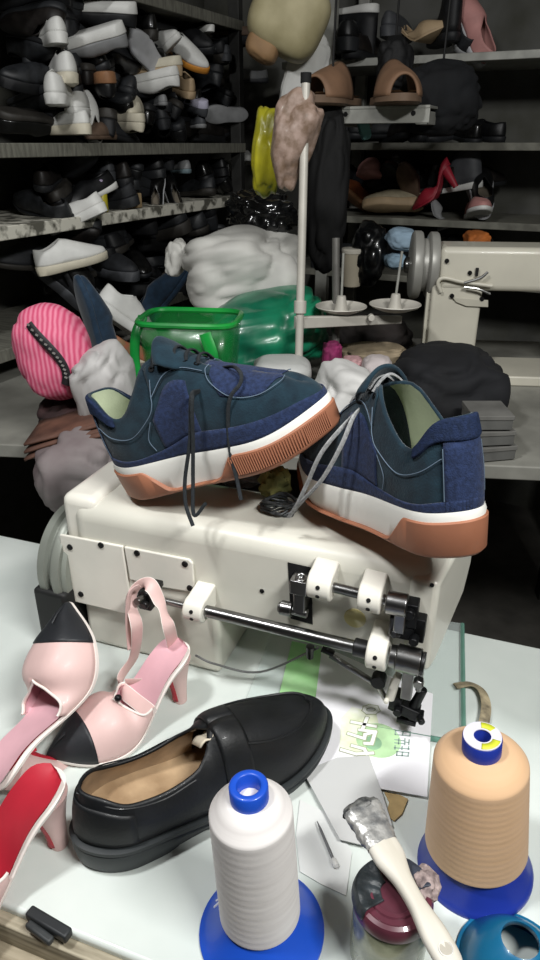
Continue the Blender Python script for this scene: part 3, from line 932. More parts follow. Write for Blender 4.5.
# brush: ferrule/bristles wrapped in foil at the far end, pale handle towards the viewer
def zpt(px, py, z): return onz(px, py, TZ + z)
b0 = zpt(364, 813, .103); b1 = zpt(382, 846, .098); b2 = zpt(396, 862, .097); b3 = zpt(450, 962, .088); 
bx = (b3 - b1); BL = bx.length
MBR = frame(b0, b3 - b0)
br = thing('flat_brush', 'flat brush with a pale handle and silver bristle end resting on the glue jar', 'brush', MBR)
inv = INV[br.name]
lb1 = (inv @ b1).x; lb2 = (inv @ b2).x; lb3 = (inv @ b3).x
foil = mat('#bdbcb8', .38, .45, .4, 90, .8, 120, hex2='#66686a')
def fer(i, j):
    a = 2 * PI * j
    x = -.004 + (lb1 + .004) * i
    hw = .0175 - .0035 * i; ht = .0075 - .001 * i
    k = 1 + .10 * noise.noise(V((i * 7, math.cos(a) * 3, math.sin(a) * 3)))
    return V((x, hw * math.copysign(abs(math.cos(a)) ** .7, math.cos(a)) * k, ht * math.copysign(abs(math.sin(a)) ** .7, math.sin(a)) * k))
mb = MB().grid(fer, 24, 36)
obj('foil_ferrule', mb, foil, br, weld=1e-5)
mb = MB().blob((-.004, 0, 0), (.008, .0178, .0078), 3, .22, 5, 26, 14)
obj('bristles', mb, mat('#8c8c88', .6, .3, .5, 120, .8, 200, hex2='#3e4042'), br)
HX = (inv @ zpt(447, 951, .0885)).x
rings = []
hp = [(lb1 - .004, .0165, .0062), (lb1 + .002, .0168, .0068), (lb1 + .012, .0165, .007), (lb1 + .022, .0130, .0068), (lb1 + .032, .0100, .0066), (lb1 + .05, .0092, .0066), ((lb1 + .05 + HX - .012) / 2, .0112, .0066), (HX - .012, .0132, .0062), (HX + .006, .0125, .0058), (HX + .014, .0085, .005), (HX + .018, .003, .003)]
for i in range(61):
    x = hp[0][0] + (hp[-1][0] - hp[0][0]) * i / 60
    w_ = interp([(h[0], h[1]) for h in hp], x); t_ = interp([(h[0], h[2]) for h in hp], x)
    rings.append([V((x, .80 * w_ * math.copysign(abs(math.cos(a)) ** .75, math.cos(a)), t_ * math.copysign(abs(math.sin(a)) ** .9, math.sin(a)))) for a in [2 * PI * k / 28 for k in range(28)]])
hd = obj('handle', MB().loft(rings), mat('#d9d5ca', .5, 0, .06, 40, .1, 200, hex2='#c4beb0', stretch=(.2, 1, 1)), br)
hx = HX
obj('hanging_hole', MB().lathe([(.0045, .0058), (.0050, .0066), (.0056, .0062), (.0058, .0054)], (hx, 0, 0), (0, 0, 1), 24, cap0=False, cap1=False), mat('#f0eee8', .4), hd)
obj('hole_plug', MB().cyl((hx, 0, .005), (hx, 0, .0060), .0044, .0044, 20), mat('#b9b3a6', .6), hd)
# ------------------------------------------------------------------ black loafer
leather = mat('#15171a', .5, 0, .2, 30, .12, 350, hex2='#0d0f10', coat=.04)
rubber = mat('#23282a', .5, 0, .12, 20, .05, 200)
lh, lt = tw(81, 860), tw(323, 733)
LV = (lt - lh); LL = LV.length
loaf = Shoe(LL,
    w=[(0, .031), (.1, .035), (.22, .0365), (.4, .0365), (.55, .042), (.7, .0465), (.85, .045), (1, .040)],
    st=[(0, .034), (.25, .030), (.4, .024), (.6, .022), (.8, .022), (1, .024)],
    H=[(0, .088), (.06, .086), (.15, .076), (.28, .071), (.40, .078), (.46, .092), (.50, .100), (.56, .098), (.66, .088), (.78, .075), (.88, .066), (.95, .058), (1, .048)],
    a=[(0, 0), (.38, 0), (.455, .35), (.48, 1), (1, 1)],
    o=[(0, .78), (.2, .76), (.40, .72), (.47, .5), (1, .1)], caph=.17, capt=.36, tp=.18, hp=.03, bulge=.05, tpow=2.2, ap=.72,
    rise=[(0, .003), (.12, 0), (.65, 0), (.85, .003), (1, .012)], skew=-.004)
LM = frame(lh + V((0, 0, .0005)), LV)
lf = thing('loafer', 'black leather penny loafer with an open tan inside on the white table', 'shoe', LM)
mb = MB()
def zs_b(u): return lin([(0, 0), (.26, 0), (.30, .004), (.40, .005), (.5, .001), (1, 0)], u)
loaf.slab(mb, [(-.003, zs_b), (.002, lambda u: zs_b(u) + .002), (.005, lambda u: loaf.st(u) * .55 + zs_b(u) * .4), (.0045, lambda u: loaf.st(u) - .008), (.003, lambda u: loaf.st(u) - .0065), (.0055, lambda u: loaf.st(u) - .005), (.0055, lambda u: loaf.st(u) - .001), (.002, lambda u: loaf.st(u)), (-.005, lambda u: loaf.st(u))], 60)
obj('sole', mb, rubber, lf, smooth=35)
mb = loaf.upper(64, 16)
obj('upper', mb, leather, lf, solid=.0028, weld=2e-5, smooth=75)
mb = MB()
for side in (-1, 1): loaf.panel(mb, side, 0, .47, .02, .97, -.0036, 24, 8)
obj('lining', mb, mat('#a48a6c', .8, 0, .15, 40, .15), lf, weld=2e-5, smooth=80)
obj('insole', loaf.insole(MB(), -.003, lambda u: loaf.st(u) + .010, .01, .72), mat('#b79b79', .75, 0, .15, 30, .15, hex2='#94795a'), lf)
mb = MB()
for side in (-1, 1): loaf.panel(mb, side, .485, .585, .10, 1.0, .0022, 10, 14)
obj('saddle_strap', mb, leather, lf, solid=.0022, weld=3e-5, smooth=70)
for side in (-1, 1):
    mb = MB()
    mb.tube(spline([loaf.S(side, loaf.th(u), t_, .0014) for u, t_ in ((.58, .62), (.68, .60), (.80, .62), (.90, .70), (.96, .86), (.975, 1.0))], 8), .0014, 6)
    obj('seam', mb, leather, lf); mb = MB()
    mb.tube(spline([loaf.S(side, loaf.th(u), t_, .0012) for u, t_ in ((0, .93), (.1, .92), (.25, .90), (.38, .90))], 8), .0008, 5)
    obj('seam', mb, leather, lf)
mb = MB()
for side in (-1, 1): loaf.panel(mb, side, .0, .16, .06, .80, .0016, 12, 8)
obj('heel_counter', mb, leather, lf, solid=.0014, weld=3e-5, smooth=70)
# torn pale tab at the throat
q = loaf.P(-1, loaf.th(.42), 1.0)
mb = MB().grid(lambda i, j: q + V((.004 + .016 * i, .010 + .02 * j, .006 + .010 * i - .012 * j + .003 * math.sin(6 * i))), 6, 6)
obj('tongue_tab', mb, mat('#d8cdb8', .8, 0, .1, 40), lf, solid=.0015)

# ------------------------------------------------------------------ pink slingback shoes
pink = mat('#e3c2bd', .5, 0, .05, 20, .05, 200, coat=.1)
pink_in = mat('#e9b7c0', .6, 0, .06, 20)
red = mat('#c2283a', .5, 0, .08, 20)
blk = mat('#26282c', .5, 0, .15, 30, .1, 300)
piping = mat('#efe7e0', .5, 0, .03, 20)
def pump_shape():
    return Shoe(.195,
        w=[(0, .023), (.1, .026), (.2, .0265), (.33, .030), (.48, .040), (.60, .0455), (.72, .042), (.86, .029), (1, .010)],
        st=[(0, .006), (1, .005)],
        H=[(0, .012), (.25, .012), (.36, .016), (.42, .026), (.50, .042), (.56, .053), (.64, .054), (.76, .044), (.88, .030), (.95, .021), (1, .012)],
        a=[(0, 0), (.42, 0), (.50, .5), (.55, 1), (1, 1)], o=[(0, .95), (.4, .95), (.5, .7), (1, .2)], caph=.15, capt=.22, tp=.06, hp=.0, tpow=1.6, ap=.7, bulge=.04,
        rise=[(0, .080), (.1, .076), (.22, .058), (.36, .024), (.48, .004), (.58, 0), (.85, .002), (1, .008)])
PS = pump_shape()
def pump(label, M, loop=None, loop2=None, ins=None):
    s = PS
    root = thing('slingback_shoe', label, 'shoe', M, 'pink slingback shoes')
    mb = MB(); s.slab(mb, [(-.002, lambda u: 0), (.001, lambda u: .001), (.0015, lambda u: .005), (-.003, lambda u: .006)], 50, cap1=False)
    obj('sole', mb, piping, root, smooth=40)
    mb = MB(); s.slab(mb, [(-.004, lambda u: -.0006), (-.003, lambda u: 0)], 50, cap1=False)
    obj('outsole', mb, red, root)
    obj('insole', s.insole(MB(), -.001, lambda u: .0075, .0, .8), ins or pink_in, root)
    # vamp
    thr = lambda u: 1.0
    mb = MB()
    for side in (-1, 1): s.panel(mb, side, .36, 1, 0, 1, 0, 44, 12)
    obj('vamp', mb, pink, root, solid=.0018, weld=3e-5, smooth=75)
    mb = MB()
    for side in (-1, 1): s.panel(mb, side, .37, .84, .03, .97, -.0028, 24, 8)
    obj('vamp_lining', mb, pink_in, root, weld=3e-5, smooth=80)
    mb = MB()
    for side in (-1, 1): s.panel(mb, side, .76, 1, 0.0, 1, .0012, 24, 10)
    obj('toe_cap', mb, blk, root, solid=.001, weld=3e-5, smooth=75)
    rim = [s.S(-1, s.th(.36 + .19 * i / 20), 1.0, .0006) for i in range(21)]
    rim2 = [s.S(1, s.th(.55 - .19 * i / 20), 1.0, .0006) for i in range(21)]
    obj('piping', MB().tube(rim + rim2[1:], .0015, 7), piping, root)
    # heel
    hx_, hz = .020, .072
    rings = []
    for k in range(13):
        t_ = k / 12; z = -.0005 + (hz + .0) * t_
        w_ = .0095 + .0135 * t_ ** 2.2; d_ = .010 + .018 * t_ ** 2.0; cx = .016 + .010 * t_ ** 2
        rings.append([V((cx + d_ * math.cos(a) * (1 if math.cos(a) < 0 else .75), w_ * math.sin(a), min(z, s.zoff((cx + d_ * math.cos(a)) / s.L) - .0005))) for a in [2 * PI * q_ / 28 for q_ in range(28)]])
    hl = obj('heel', MB().loft(rings), pink, root)
    br_ = []
    for k in range(13):
        t_ = k / 12; z = .004 + (hz - .006) * t_
        w_ = .006 + .0125 * t_ ** 2.2; d_ = .010 + .018 * t_ ** 2.0; cx = .016 + .010 * t_ ** 2
        br_.append([V((cx + d_ * .75 * math.sqrt(max(.05, 1 - f * f * .8)) + .0012, w_ * f, min(z, s.zoff((cx + d_ * .75) / s.L) - .001))) for f in [-1 + 2 * q_ / 8 for q_ in range(9)]])
    obj('heel_breast', MB().loft(br_, closed=False), red, hl, solid=.001)
    # sling: side straps rising into a loop
    if loop:
        pts = [p if isinstance(p, V) else V(p) for p in loop]
        st_ = obj('sling_strap', MB().tube(spline(pts, 10), .0088, 10, flat=.20, up=loop2 or (0, 1, 0)), pink, root)
        obj('strap_edge', MB().tube(spline([p + V((0, 0, .0)) for p in pts], 10), .0093, 8, flat=.08, up=loop2 or (0, 1, 0)), piping, st_)
        e = pts[0]
    p = s.S(-1, s.th(.53), .6, .002)
    return root
# shoe A: stands behind the loafer, heel towards the machine, strap hooked over the shaft lever
ah = V((-.100, .658, TZ + .0008)); at_ = V((-.236, .556, TZ + .0008))
AM = frame(ah, at_ - ah) @ Matrix.Scale(.93, 4)
AI = AM.inverted()
def aw(px, py, y): return AI @ ony(px, py, y)
ym = (MM @ lc).y - .02
loopA = [PS.P(1, PS.th(.38), .9), aw(120, 684, .645), aw(134, 656, .665), aw(137, 628, ym - .015), aw(131, 604, ym), aw(134, 590, ym + .006), aw(143, 583, ym + .010), aw(152, 587, ym + .008), aw(160, 603, ym), aw(169, 628, ym - .02), aw(173, 652, .665), aw(167, 680, .64), PS.P(-1, PS.th(.38), .9)]
A_ = pump('pink slingback with black toe cap, its strap looped over the machine lever', AM, loopA, (.2, -1, .1))
tailp = [aw(140, 586, ym - .004), aw(131, 592, ym - .008), aw(128, 606, ym - .010), aw(128, 625, ym - .011), aw(130, 648, ym - .012)]
obj('strap_tail', MB().tube(spline(tailp, 10), .0055, 10, flat=.24, up=(.6, -1, .1)), pink, A_)
q = aw(118, 698, .595)
obj('strap_stud', MB().blob(q, (.0045, .0045, .0045), 0, 0, 1, 16, 10), black_ox, A_)
# shoe B: leaning toe-up against the machine column at the left
bt = ony(78, 604, .675); bh = ony(62, 800, .53)
BMx = frame(bt - (bt - bh).normalized() * .195, bt - bh, z=V((-.55, -.75, .30)))
B_ = pump('pink slingback leaning toe up against the machine column at the far left', BMx)
# shoe C: only its red heel breast shows at the lower left
CM = frame(V((-.196, .464, TZ + .0008)), V((-.78, -.62, 0)))
C_ = pump('pink slingback with a red insole beside the loafer heel at the left edge', CM, ins=red)
# ------------------------------------------------------------------ scraps between the sneakers
q = onz(272, 505, TZ + ATOP)
rg = obj('cloth_scrap', MB().blob(q + V((.004, .012, .024)), (.020, .016, .026), 9, .45, 3, 30, 20, ridged=.4), mat('#8a8348', .8, 0, .3, 40, .4, 200, hex2='#55562f'))
tag(rg, 'crumpled olive cloth scrap on the machine between the two sneakers', 'cloth')
mb = MB()
for k in range(7):
    rr = random.Random(k)
    c = q + V((.008, -.018, .004 + .002 * k))
    pts = [c + V((math.cos(a) * (.019 + rr.uniform(-.003, .003)), math.sin(a) * (.014 + rr.uniform(-.003, .003)), .003 * math.sin(2 * a + k))) for a in [2 * PI * i / 16 for i in range(16)]]
    mb.tube(spline(pts, 3, True), .0016, 6, True)
rc = obj('wire_coil', mb, mat('#4b4e50', .5, .4, .3, 80))
tag(rc, 'tangled dark wire coil on the machine top between the sneakers', 'wire')
mb = MB().blob(q + V((-.035, .055, .016)), (.035, .016, .018), 4, .4, 3, 30, 18, ridged=.4)
o = obj('plastic_scrap', mb, mat('#8b8d90', .35, .1, .4, 40, .6, 120, hex2='#3a3c40'))
tag(o, 'crumpled grey plastic scrap under the raised toe of the left sneaker', 'scrap')
# ------------------------------------------------------------------ room
C0 = V((-.087, 2.71, 0))
DL = V((-.438, -.9, 0)).normalized(); NL = V((-DL.y, DL.x, 0)); NL = NL if NL.x < 0 else -NL     # into the left rack
NR = -DL; DR = V((-NL.x, -NL.y, 0))                                                              # right rack runs along DR, its inside is NR
AR = math.atan2(DR.y, DR.x)
RM = Matrix.Translation((C0.x, C0.y, 0)) @ Matrix.Rotation(AR, 4, 'Z')      # room frame: x along right rack, y into the back
RI = RM.inverted()
plaster = mat('#5a5a57', .9, 0, .15, 6, .1, 60, hex2='#46463f')
conc = mat('#57544f', .85, 0, .2, 8, .1, 80, hex2='#3e3c38')
ceil_m = mat('#b5b3ac', .9, 0, .08, 5)
X0, X1, Y0, Y1, ZC = -.36, 2.4, -4.4, .36, 2.75
def shell(name, c, d, m):
    o = obj(name, MB().box((0, 0, 0), d), m); o.matrix_world = RM @ Matrix.Translation(c); o['kind'] = 'structure'
    return o
shell('floor', ((X0 + X1) / 2, (Y0 + Y1) / 2, -.05), (X1 - X0 + .2, Y1 - Y0 + .2, .1), conc)
shell('ceiling', ((X0 + X1) / 2, (Y0 + Y1) / 2, ZC + .05), (X1 - X0 + .2, Y1 - Y0 + .2, .1), ceil_m)
shell('wall_left', (X0 - .05, (Y0 + Y1) / 2, ZC / 2), (.1, Y1 - Y0 + .2, ZC), plaster)
shell('wall_right', (X1 + .05, (Y0 + Y1) / 2, ZC / 2), (.1, Y1 - Y0 + .2, ZC), plaster)
shell('wall_back', ((X0 + X1) / 2, Y1 + .05, ZC / 2), (X1 - X0, .1, ZC), plaster)
shell('wall_front', ((X0 + X1) / 2, Y0 - .05, ZC / 2), (X1 - X0, .1, ZC), plaster)

# ------------------------------------------------------------------ racks (room frame)
board = mat('#77766c', .7, 0, .25, 20, .2, hex2='#5b5a52', stretch=(1, 6, 1))
board_pale = mat('#cfccbf', .7, 0, .3, 22, .2, hex2='#5b5950', lo=.42, hi=.52)
dark_metal = mat('#3b3b39', .6, .3, .2, 20)
pale_metal = mat('#a6a69f', .5, .2, .15, 20)
def onL(px, py, d=0.0): return onplane(px, py, C0 + NL * d, NL)
def onR(px, py, d=0.0): return onplane(px, py, C0 + NR * d, NR)
ZL = [onL(200, 9).z, 1.368, (onL(60, 226).z + onL(230, 194).z) / 2, .93]
LEN_L = 2.1
lr = thing('shelving_rack', 'long dark shelving rack crammed with shoes along the left wall', 'rack', RM)
for z, m in zip(ZL, (board, board, board_pale, board)):
    obj('shelf_board', MB().box((-.17, -LEN_L / 2, z - .010), (.34, LEN_L, .022)), m, lr, bevel=.002)
    obj('shelf_lip', MB().box((-.004, -LEN_L / 2, z - .012), (.012, LEN_L, .030)), m, lr, bevel=.002)
for y in (-.02, -LEN_L + .02):
    for x in (-.02, -.32):
        obj('upright', MB().box((x, y, 1.05), (.04, .03, 2.1)), dark_metal, lr, bevel=.002)
ZR = [onR(410, 56).z, onR(410, 143).z, onR(410, 219).z]
rr_ = thing('shelving_rack', 'shelving rack with heeled shoes and boots at the back right', 'rack', RM)
LEN_R = 1.15
for z in ZR:
    obj('shelf_board', MB().box((LEN_R / 2 + .14, .17, z - .010), (LEN_R, .34, .022)), board if z < ZR[0] else pale_metal, rr_, bevel=.002)
obj('shelf_board', MB().box((LEN_R / 2 + .14, .17, .95), (LEN_R, .34, .022)), board, rr_, bevel=.002)
pu = RI @ onR(327, 90)
obj('upright', MB().box((pu.x, .01, 1.15), (.045, .03, 2.3)), pale_metal, rr_, bevel=.003)
for x, y in ((LEN_R + .12, .01), (pu.x, .33), (LEN_R + .12, .33)):
    obj('upright', MB().box((x, y, 1.15), (.04, .03, 2.3)), pale_metal, rr_, bevel=.003)
# the pale bracket shelf standing forward of the rack, with the brown mules
bl, br2 = ony(320, 106, 2.05), ony(430, 113, 1.93)
BZ = (bl.z + br2.z) / 2
bd = br2 - bl; bd.z = 0
BM = frame(V((bl.x, bl.y, BZ)), bd)
bs = thing('bracket_shelf', 'pale metal bracket shelf under the pair of brown mules', 'shelf', BM)
obj('front_rail', MB().box((bd.length / 2, 0, -.012), (bd.length, .006, .040)), pale_metal, bs, bevel=.002)
obj('shelf_plate', MB().box((bd.length / 2, .13, .004), (bd.length, .27, .006)), pale_metal, bs, bevel=.001)
for k in (.18, .82):
    obj('rail_hole', MB().cyl((bd.length * (.25 if k < .5 else .86), -.004, -.010), (bd.length * (.25 if k < .5 else .86), -.0034, -.010), .006, .006, 14), hole_m, bs)
obj('support_arm', MB().box((.02, .18, -.02), (.03, .36, .03)), pale_metal, bs, bevel=.002)
obj('support_arm', MB().box((bd.length - .02, .18, -.02), (.03, .36, .03)), pale_metal, bs, bevel=.002)

# ------------------------------------------------------------------ back table with the second machine
T2 = .85
t2o = V((-.30, 1.20, 0)); t2x = V((math.cos(math.radians(-6)), math.sin(math.radians(-6)), 0))
TM2 = frame(t2o, t2x)
bt2 = thing('work_table', 'long back work table buried under bags and cloth', 'table', TM2)
obj('table_top', MB().box((.36, .45, T2 - .014), (1.66, .90, .028)), mat('#8d8c84', .6, 0, .2, 8), bt2, bevel=.003)
for x in (-.42, 1.14):
    for y in (.06, .84):
        obj('leg', MB().box((x, y, (T2 - .03) / 2), (.05, .05, T2 - .03)), dark_metal, bt2, bevel=.003)

# ------------------------------------------------------------------ background shoes
def low(L=.27, kind='flat'):
    if kind == 'sneaker':
        st_ = [(0, .036), (.5, .030), (1, .030)]; H = [(0, .095), (.15, .085), (.3, .095), (.42, .112), (.55, .098), (.75, .075), (1, .052)]
    elif kind == 'boot':
        st_ = [(0, .030), (.5, .022), (1, .022)]; H = [(0, .19), (.2, .19), (.36, .19), (.45, .13), (.6, .09), (.8, .07), (1, .045)]
    elif kind == 'slab':
        st_ = [(0, .040), (.5, .034), (1, .034)]; H = [(0, .085), (.2, .075), (.4, .085), (.55, .085), (.75, .07), (1, .055)]
    else:
        st_ = [(0, .026), (.35, .018), (1, .016)]; H = [(0, .075), (.2, .066), (.38, .068), (.5, .078), (.7, .062), (1, .036)]
    return Shoe(L, w=[(0, .030), (.1, .034), (.25, .035), (.45, .036), (.65, .045), (.85, .042), (1, .036)], st=st_, H=H,
                a=[(0, 0), (.36, .05), (.46, .9), (.52, 1), (1, 1)], o=[(0, .76), (.3, .72), (.42, .45), (1, .1)], caph=.18, capt=.34, tp=.18, hp=.03, bulge=.05, tpow=2.2)
protos = {}
def proto(kind, sole_m, up_m):
    k = (kind, sole_m.name, up_m.name)
    if k in protos: return protos[k]
    s = low(.27, 'flat' if kind == 'pump' else kind)
    parts = []
    if kind == 'pump':
        P_ = PS
        mb = MB(); P_.slab(mb, [(-.002, lambda u: 0), (.001, lambda u: .001), (.001, lambda u: .006)], 16); parts.append(('sole', mb, sole_m, 0))
        mb = MB()
        for side in (-1, 1): P_.panel(mb, side, .36, 1, 0, 1, 0, 16, 6)
        for side in (-1, 1): P_.panel(mb, side, 0, .36, 0, lambda u: 1.0 + 3.2 * sstep(.36, .1, u), 0, 8, 3)
        parts.append(('upper', mb, up_m, .002))
        rings = []
        for q_ in range(6):
            t_ = q_ / 5; w_ = .008 + .013 * t_ ** 2; cx = .016 + .008 * t_
            rings.append([V((cx + .010 * (1 + t_) * math.cos(a), w_ * math.sin(a), .079 * t_)) for a in [2 * PI * z / 12 for z in range(12)]])
        parts.append(('heel', MB().loft(rings), sole_m, 0))
    else:
        mb = MB(); s.slab(mb, [(-.004, lambda u: 0), (.002, lambda u: .003), (.004, lambda u: s.st(u) - .003), (.002, lambda u: s.st(u)), (-.006, lambda u: s.st(u))], 18)
        parts.append(('sole', mb, sole_m, 0))
        if kind == 'mule':
            pass
        mb = s.upper(18, 7); parts.append(('upper', mb, up_m, .003))
        mb = s.insole(MB(), -.004, lambda u: s.st(u) + .006, .01, .6, 10); parts.append(('insole', mb, mat('#6f675a', .8, 0, .2, 30), 0))
    data = []
    for nm, mb, m, sol in parts:
        o = obj(nm, mb, m, None, solid=sol, weld=4e-5, smooth=60)
        data.append(o)
    protos[k] = data
    for o in data: COL.objects.unlink(o)
    return data
CENT = V((.135, 0, .05))
def put_shoe(label, kind, sole_m, up_m, c, heading, pitch=0, roll=0, scale=1.0, group=None, name='shoe', cat='shoe'):
    """shoe with its middle at c, toe along heading (radians from +x), pitch and roll in degrees"""
    M = Matrix.Translation(c) @ Matrix.Rotation(heading, 4, 'Z') @ Matrix.Rotation(math.radians(-pitch), 4, 'Y') @ Matrix.Rotation(math.radians(roll), 4, 'X') @ Matrix.Scale(scale, 4) @ Matrix.Translation(-CENT)
    root = thing(name, label, cat, M, group)
    for o in proto(kind, sole_m, up_m):
        ch_ = o.copy(); COL.objects.link(ch_); ch_.parent = root
    return root
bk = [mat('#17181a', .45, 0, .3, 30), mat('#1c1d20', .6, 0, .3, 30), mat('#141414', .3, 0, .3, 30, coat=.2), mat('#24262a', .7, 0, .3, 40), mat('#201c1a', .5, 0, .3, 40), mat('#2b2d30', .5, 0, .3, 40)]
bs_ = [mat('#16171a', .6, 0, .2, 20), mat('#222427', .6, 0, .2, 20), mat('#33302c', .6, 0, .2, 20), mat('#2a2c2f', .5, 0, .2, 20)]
WH = mat('#dcdcd8', .5, 0, .05, 20); CR = mat('#cfc8b4', .55, 0, .06, 20); GY = mat('#8a8b8c', .6, 0, .1, 20); LG = mat('#b9babd', .6, 0, .08, 20)
TN = mat('#9a6f4e', .6, 0, .15, 20); BR = mat('#6b5748', .65, 0, .15, 20); BE = mat('#b49c7c', .65, 0, .1, 20); OR = mat('#d9923a', .5, 0, .1, 20)
LI = mat('#c5c3d6', .5, 0, .05, 20); DG = mat('#4a4c50', .6, 0, .15, 20); NB = mat('#1f3a52', .8, 0, .2, 50, .2, sheen=.2); PK = mat('#c9918c', .6, 0, .1, 20); RD = mat('#a8283a', .5, 0, .1, 20)
HIN = math.atan2(NL.y, NL.x)                    # toe pointing into the left rack
HRI = math.atan2(NR.y, NR.x)
G1 = 'pale shoes piled on the upper left shelf'
used = []
def L_(px, py, d, label, kind, sm, um, yaw=0, pitch=0, roll=0, sc=1.0, group=None):
    c = onL(px, py, d); used.append((px, py))
    return put_shoe(label, kind, sm, um, c, HIN + math.radians(yaw - (48 if py < 225 else 0)), pitch, roll, sc * (.70 if py < 225 else .86), group)
# upper left shelf: the ones that stand out
L_(100, 17, .06, 'white thick soled shoe near the top of the upper left shelf pile', 'slab', WH, bk[1], 80, 0, 170)
L_(52, 32, .04, 'white shoe heel at the left end of the top row, upper left shelf', 'slab', WH, WH, 10, 0, 0, .9)
L_(92, 46, .05, 'white shoe sole tilted to the right in the upper left shelf pile', 'slab', WH, GY, 72, -14, 160)
L_(62, 70, .04, 'cream white sneaker heel topmost in the white stack, upper left shelf', 'sneaker', CR, WH, 8, 0, 0)
L_(58, 90, .03, 'white sneaker in the middle of the white stack on the upper left shelf', 'sneaker', WH, WH, -8, 0, 0)
L_(78, 103, .04, 'white rounded sneaker toe low in the white stack on the upper left shelf', 'sneaker', WH, WH, 170, 0, 0, .9)
L_(68, 121, .04, 'white shoe lying lowest in the white stack on the upper left shelf', 'slab', CR, WH, 30, 0, 0, .9)
L_(93, 116, .05, 'white shoe standing on its heel with pointed toe up, upper left shelf', 'flat', WH, WH, 20, 75, 0, .75)
L_(103, 89, .05, 'tan soled shoe in the middle of the upper left shelf pile', 'slab', TN, bk[0], 5, 0, 178)
L_(100, 128, .04, 'brown shoe toe at the bottom of the upper left shelf pile', 'flat', BR, BR, 150, 0, 0, .8)
L_(134, 109, .05, 'cream rounded shoe toe above a cream sole, upper left shelf', 'sneaker', CR, CR, 165, 0, 0, .85)
L_(128, 125, .04, 'cream flat sole under the cream rounded shoe on the upper left shelf', 'slab', CR, CR, 25, 0, 180, .8)
L_(143, 52, .06, 'grey white sneaker seen edge on in the upper left shelf pile', 'sneaker', LG, GY, 140, 30, 60)
L_(163, 42, .06, 'small white sneaker toe beside the orange edged sneaker', 'sneaker', WH, WH, 200, 20, 30, .8)
L_(184, 50, .05, 'white sneaker with an orange edge to its sole, upper left shelf', 'sneaker', OR, WH, 235, -24, 25, .95)
L_(201, 25, .06, 'white heel block on dark shoe at the top right of the upper left shelf', 'slab', WH, bk[2], 20, 0, 0, .7)
L_(155, 73, .05, 'cream soled shoe on top of the curved white pair, upper left shelf', 'slab', CR, BE, 62, -8, 180, .9)
L_(152, 85, .05, 'curved white soled shoe under the cream soled one, upper left shelf', 'slab', WH, WH, 65, -12, 180, .9)
L_(181, 84, .05, 'beige khaki shoe in the middle right of the upper left shelf pile', 'sneaker', BE, BE, 15, 12, 0, .85)
L_(160, 99, .05, 'small grey heel below the curved white sole, upper left shelf', 'flat', GY, GY, 5, 0, 0, .55)
L_(191, 106, .05, 'pale lilac soled shoe tilted above a grey one, upper left shelf', 'slab', LI, DG, 30, 12, 170, .8)
L_(196, 120, .05, 'grey shoe heel below the pale lilac sole, upper left shelf', 'flat', GY, DG, 8, 0, 0, .7)
L_(231, 40, .05, 'brown soled shoe at the top right of the upper left shelf', 'slab', BR, bk[3], 60, 0, 180)
L_(222, 54, .05, 'dark grey shoe below the brown sole, upper left shelf', 'slab', DG, DG, 0, 0, 0, .8)
L_(247, 74, .05, 'grey flat shoe lying at the right end of the upper left shelf', 'flat', DG, GY, 75, 0, 0, .8)
L_(222, 112, .05, 'black shoe with a curling grey rim at the bottom right, upper left shelf', 'flat', GY, bk[2], 100, 0, 70, .9)
# dark fillers, in layers
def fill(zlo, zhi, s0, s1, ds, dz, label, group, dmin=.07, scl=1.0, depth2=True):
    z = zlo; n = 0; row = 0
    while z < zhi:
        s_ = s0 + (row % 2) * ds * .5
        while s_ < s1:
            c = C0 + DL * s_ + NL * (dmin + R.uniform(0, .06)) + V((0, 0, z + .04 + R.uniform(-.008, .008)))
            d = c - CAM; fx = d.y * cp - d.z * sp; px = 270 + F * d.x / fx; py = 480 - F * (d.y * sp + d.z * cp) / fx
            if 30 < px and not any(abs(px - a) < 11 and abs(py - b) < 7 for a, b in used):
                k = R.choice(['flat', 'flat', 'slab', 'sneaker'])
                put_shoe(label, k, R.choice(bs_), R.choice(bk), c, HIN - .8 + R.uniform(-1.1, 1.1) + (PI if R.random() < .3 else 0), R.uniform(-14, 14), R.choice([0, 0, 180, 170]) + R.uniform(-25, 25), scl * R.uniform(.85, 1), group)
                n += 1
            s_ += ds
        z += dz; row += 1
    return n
N1 = fill(ZL[1] + .005, ZL[0] - .06, 0.05, 1.4, .066, .050, 'dark shoe in the jumbled pile on the upper left shelf', 'dark shoes on the upper left shelf', .08, .76)
# middle left shelf
L_(84, 188, .06, 'black shoe with a white rim on the middle left shelf', 'flat', WH, bk[0], 118, -18, 10, 1.0)
L_(74, 212, .03, 'white thick sole lying at the left front of the middle left shelf', 'slab', WH, WH, 66, -22, 0, .9)
L_(180, 164, .07, 'blue grey shoe heel in the middle left shelf row', 'flat', mat('#6f8288', .6, 0, .1, 20), GY, 10, 0, 0, .75)
L_(172, 186, .06, 'glossy black shoe with a pale glint on the middle left shelf', 'flat', GY, bk[2], 20, 60, 0, .8)
L_(156, 188, .06, 'black shoe standing upright beside the glossy one, middle left shelf', 'flat', LG, bk[2], -20, 70, 0, .75)
L_(236, 178, .06, 'white soled shoe on its side at the right end of the middle left shelf', 'slab', WH, bk[1], 10, 60, 80, .7)
L_(247, 157, .06, 'small white shoe toe behind the yellow green bag', 'sneaker', WH, WH, 170, 10, 0, .6)
L_(100, 168, .12, 'dim grey shoe heel at the back of the middle left shelf', 'slab', DG, DG, 15, 0, 0, .9)
fill(ZL[2] + .005, ZL[1] - .06, 0.0, 1.4, .085, .056, 'dark shoe in the shadow of the middle left shelf', 'dark shoes on the middle left shelf', .09, .8)
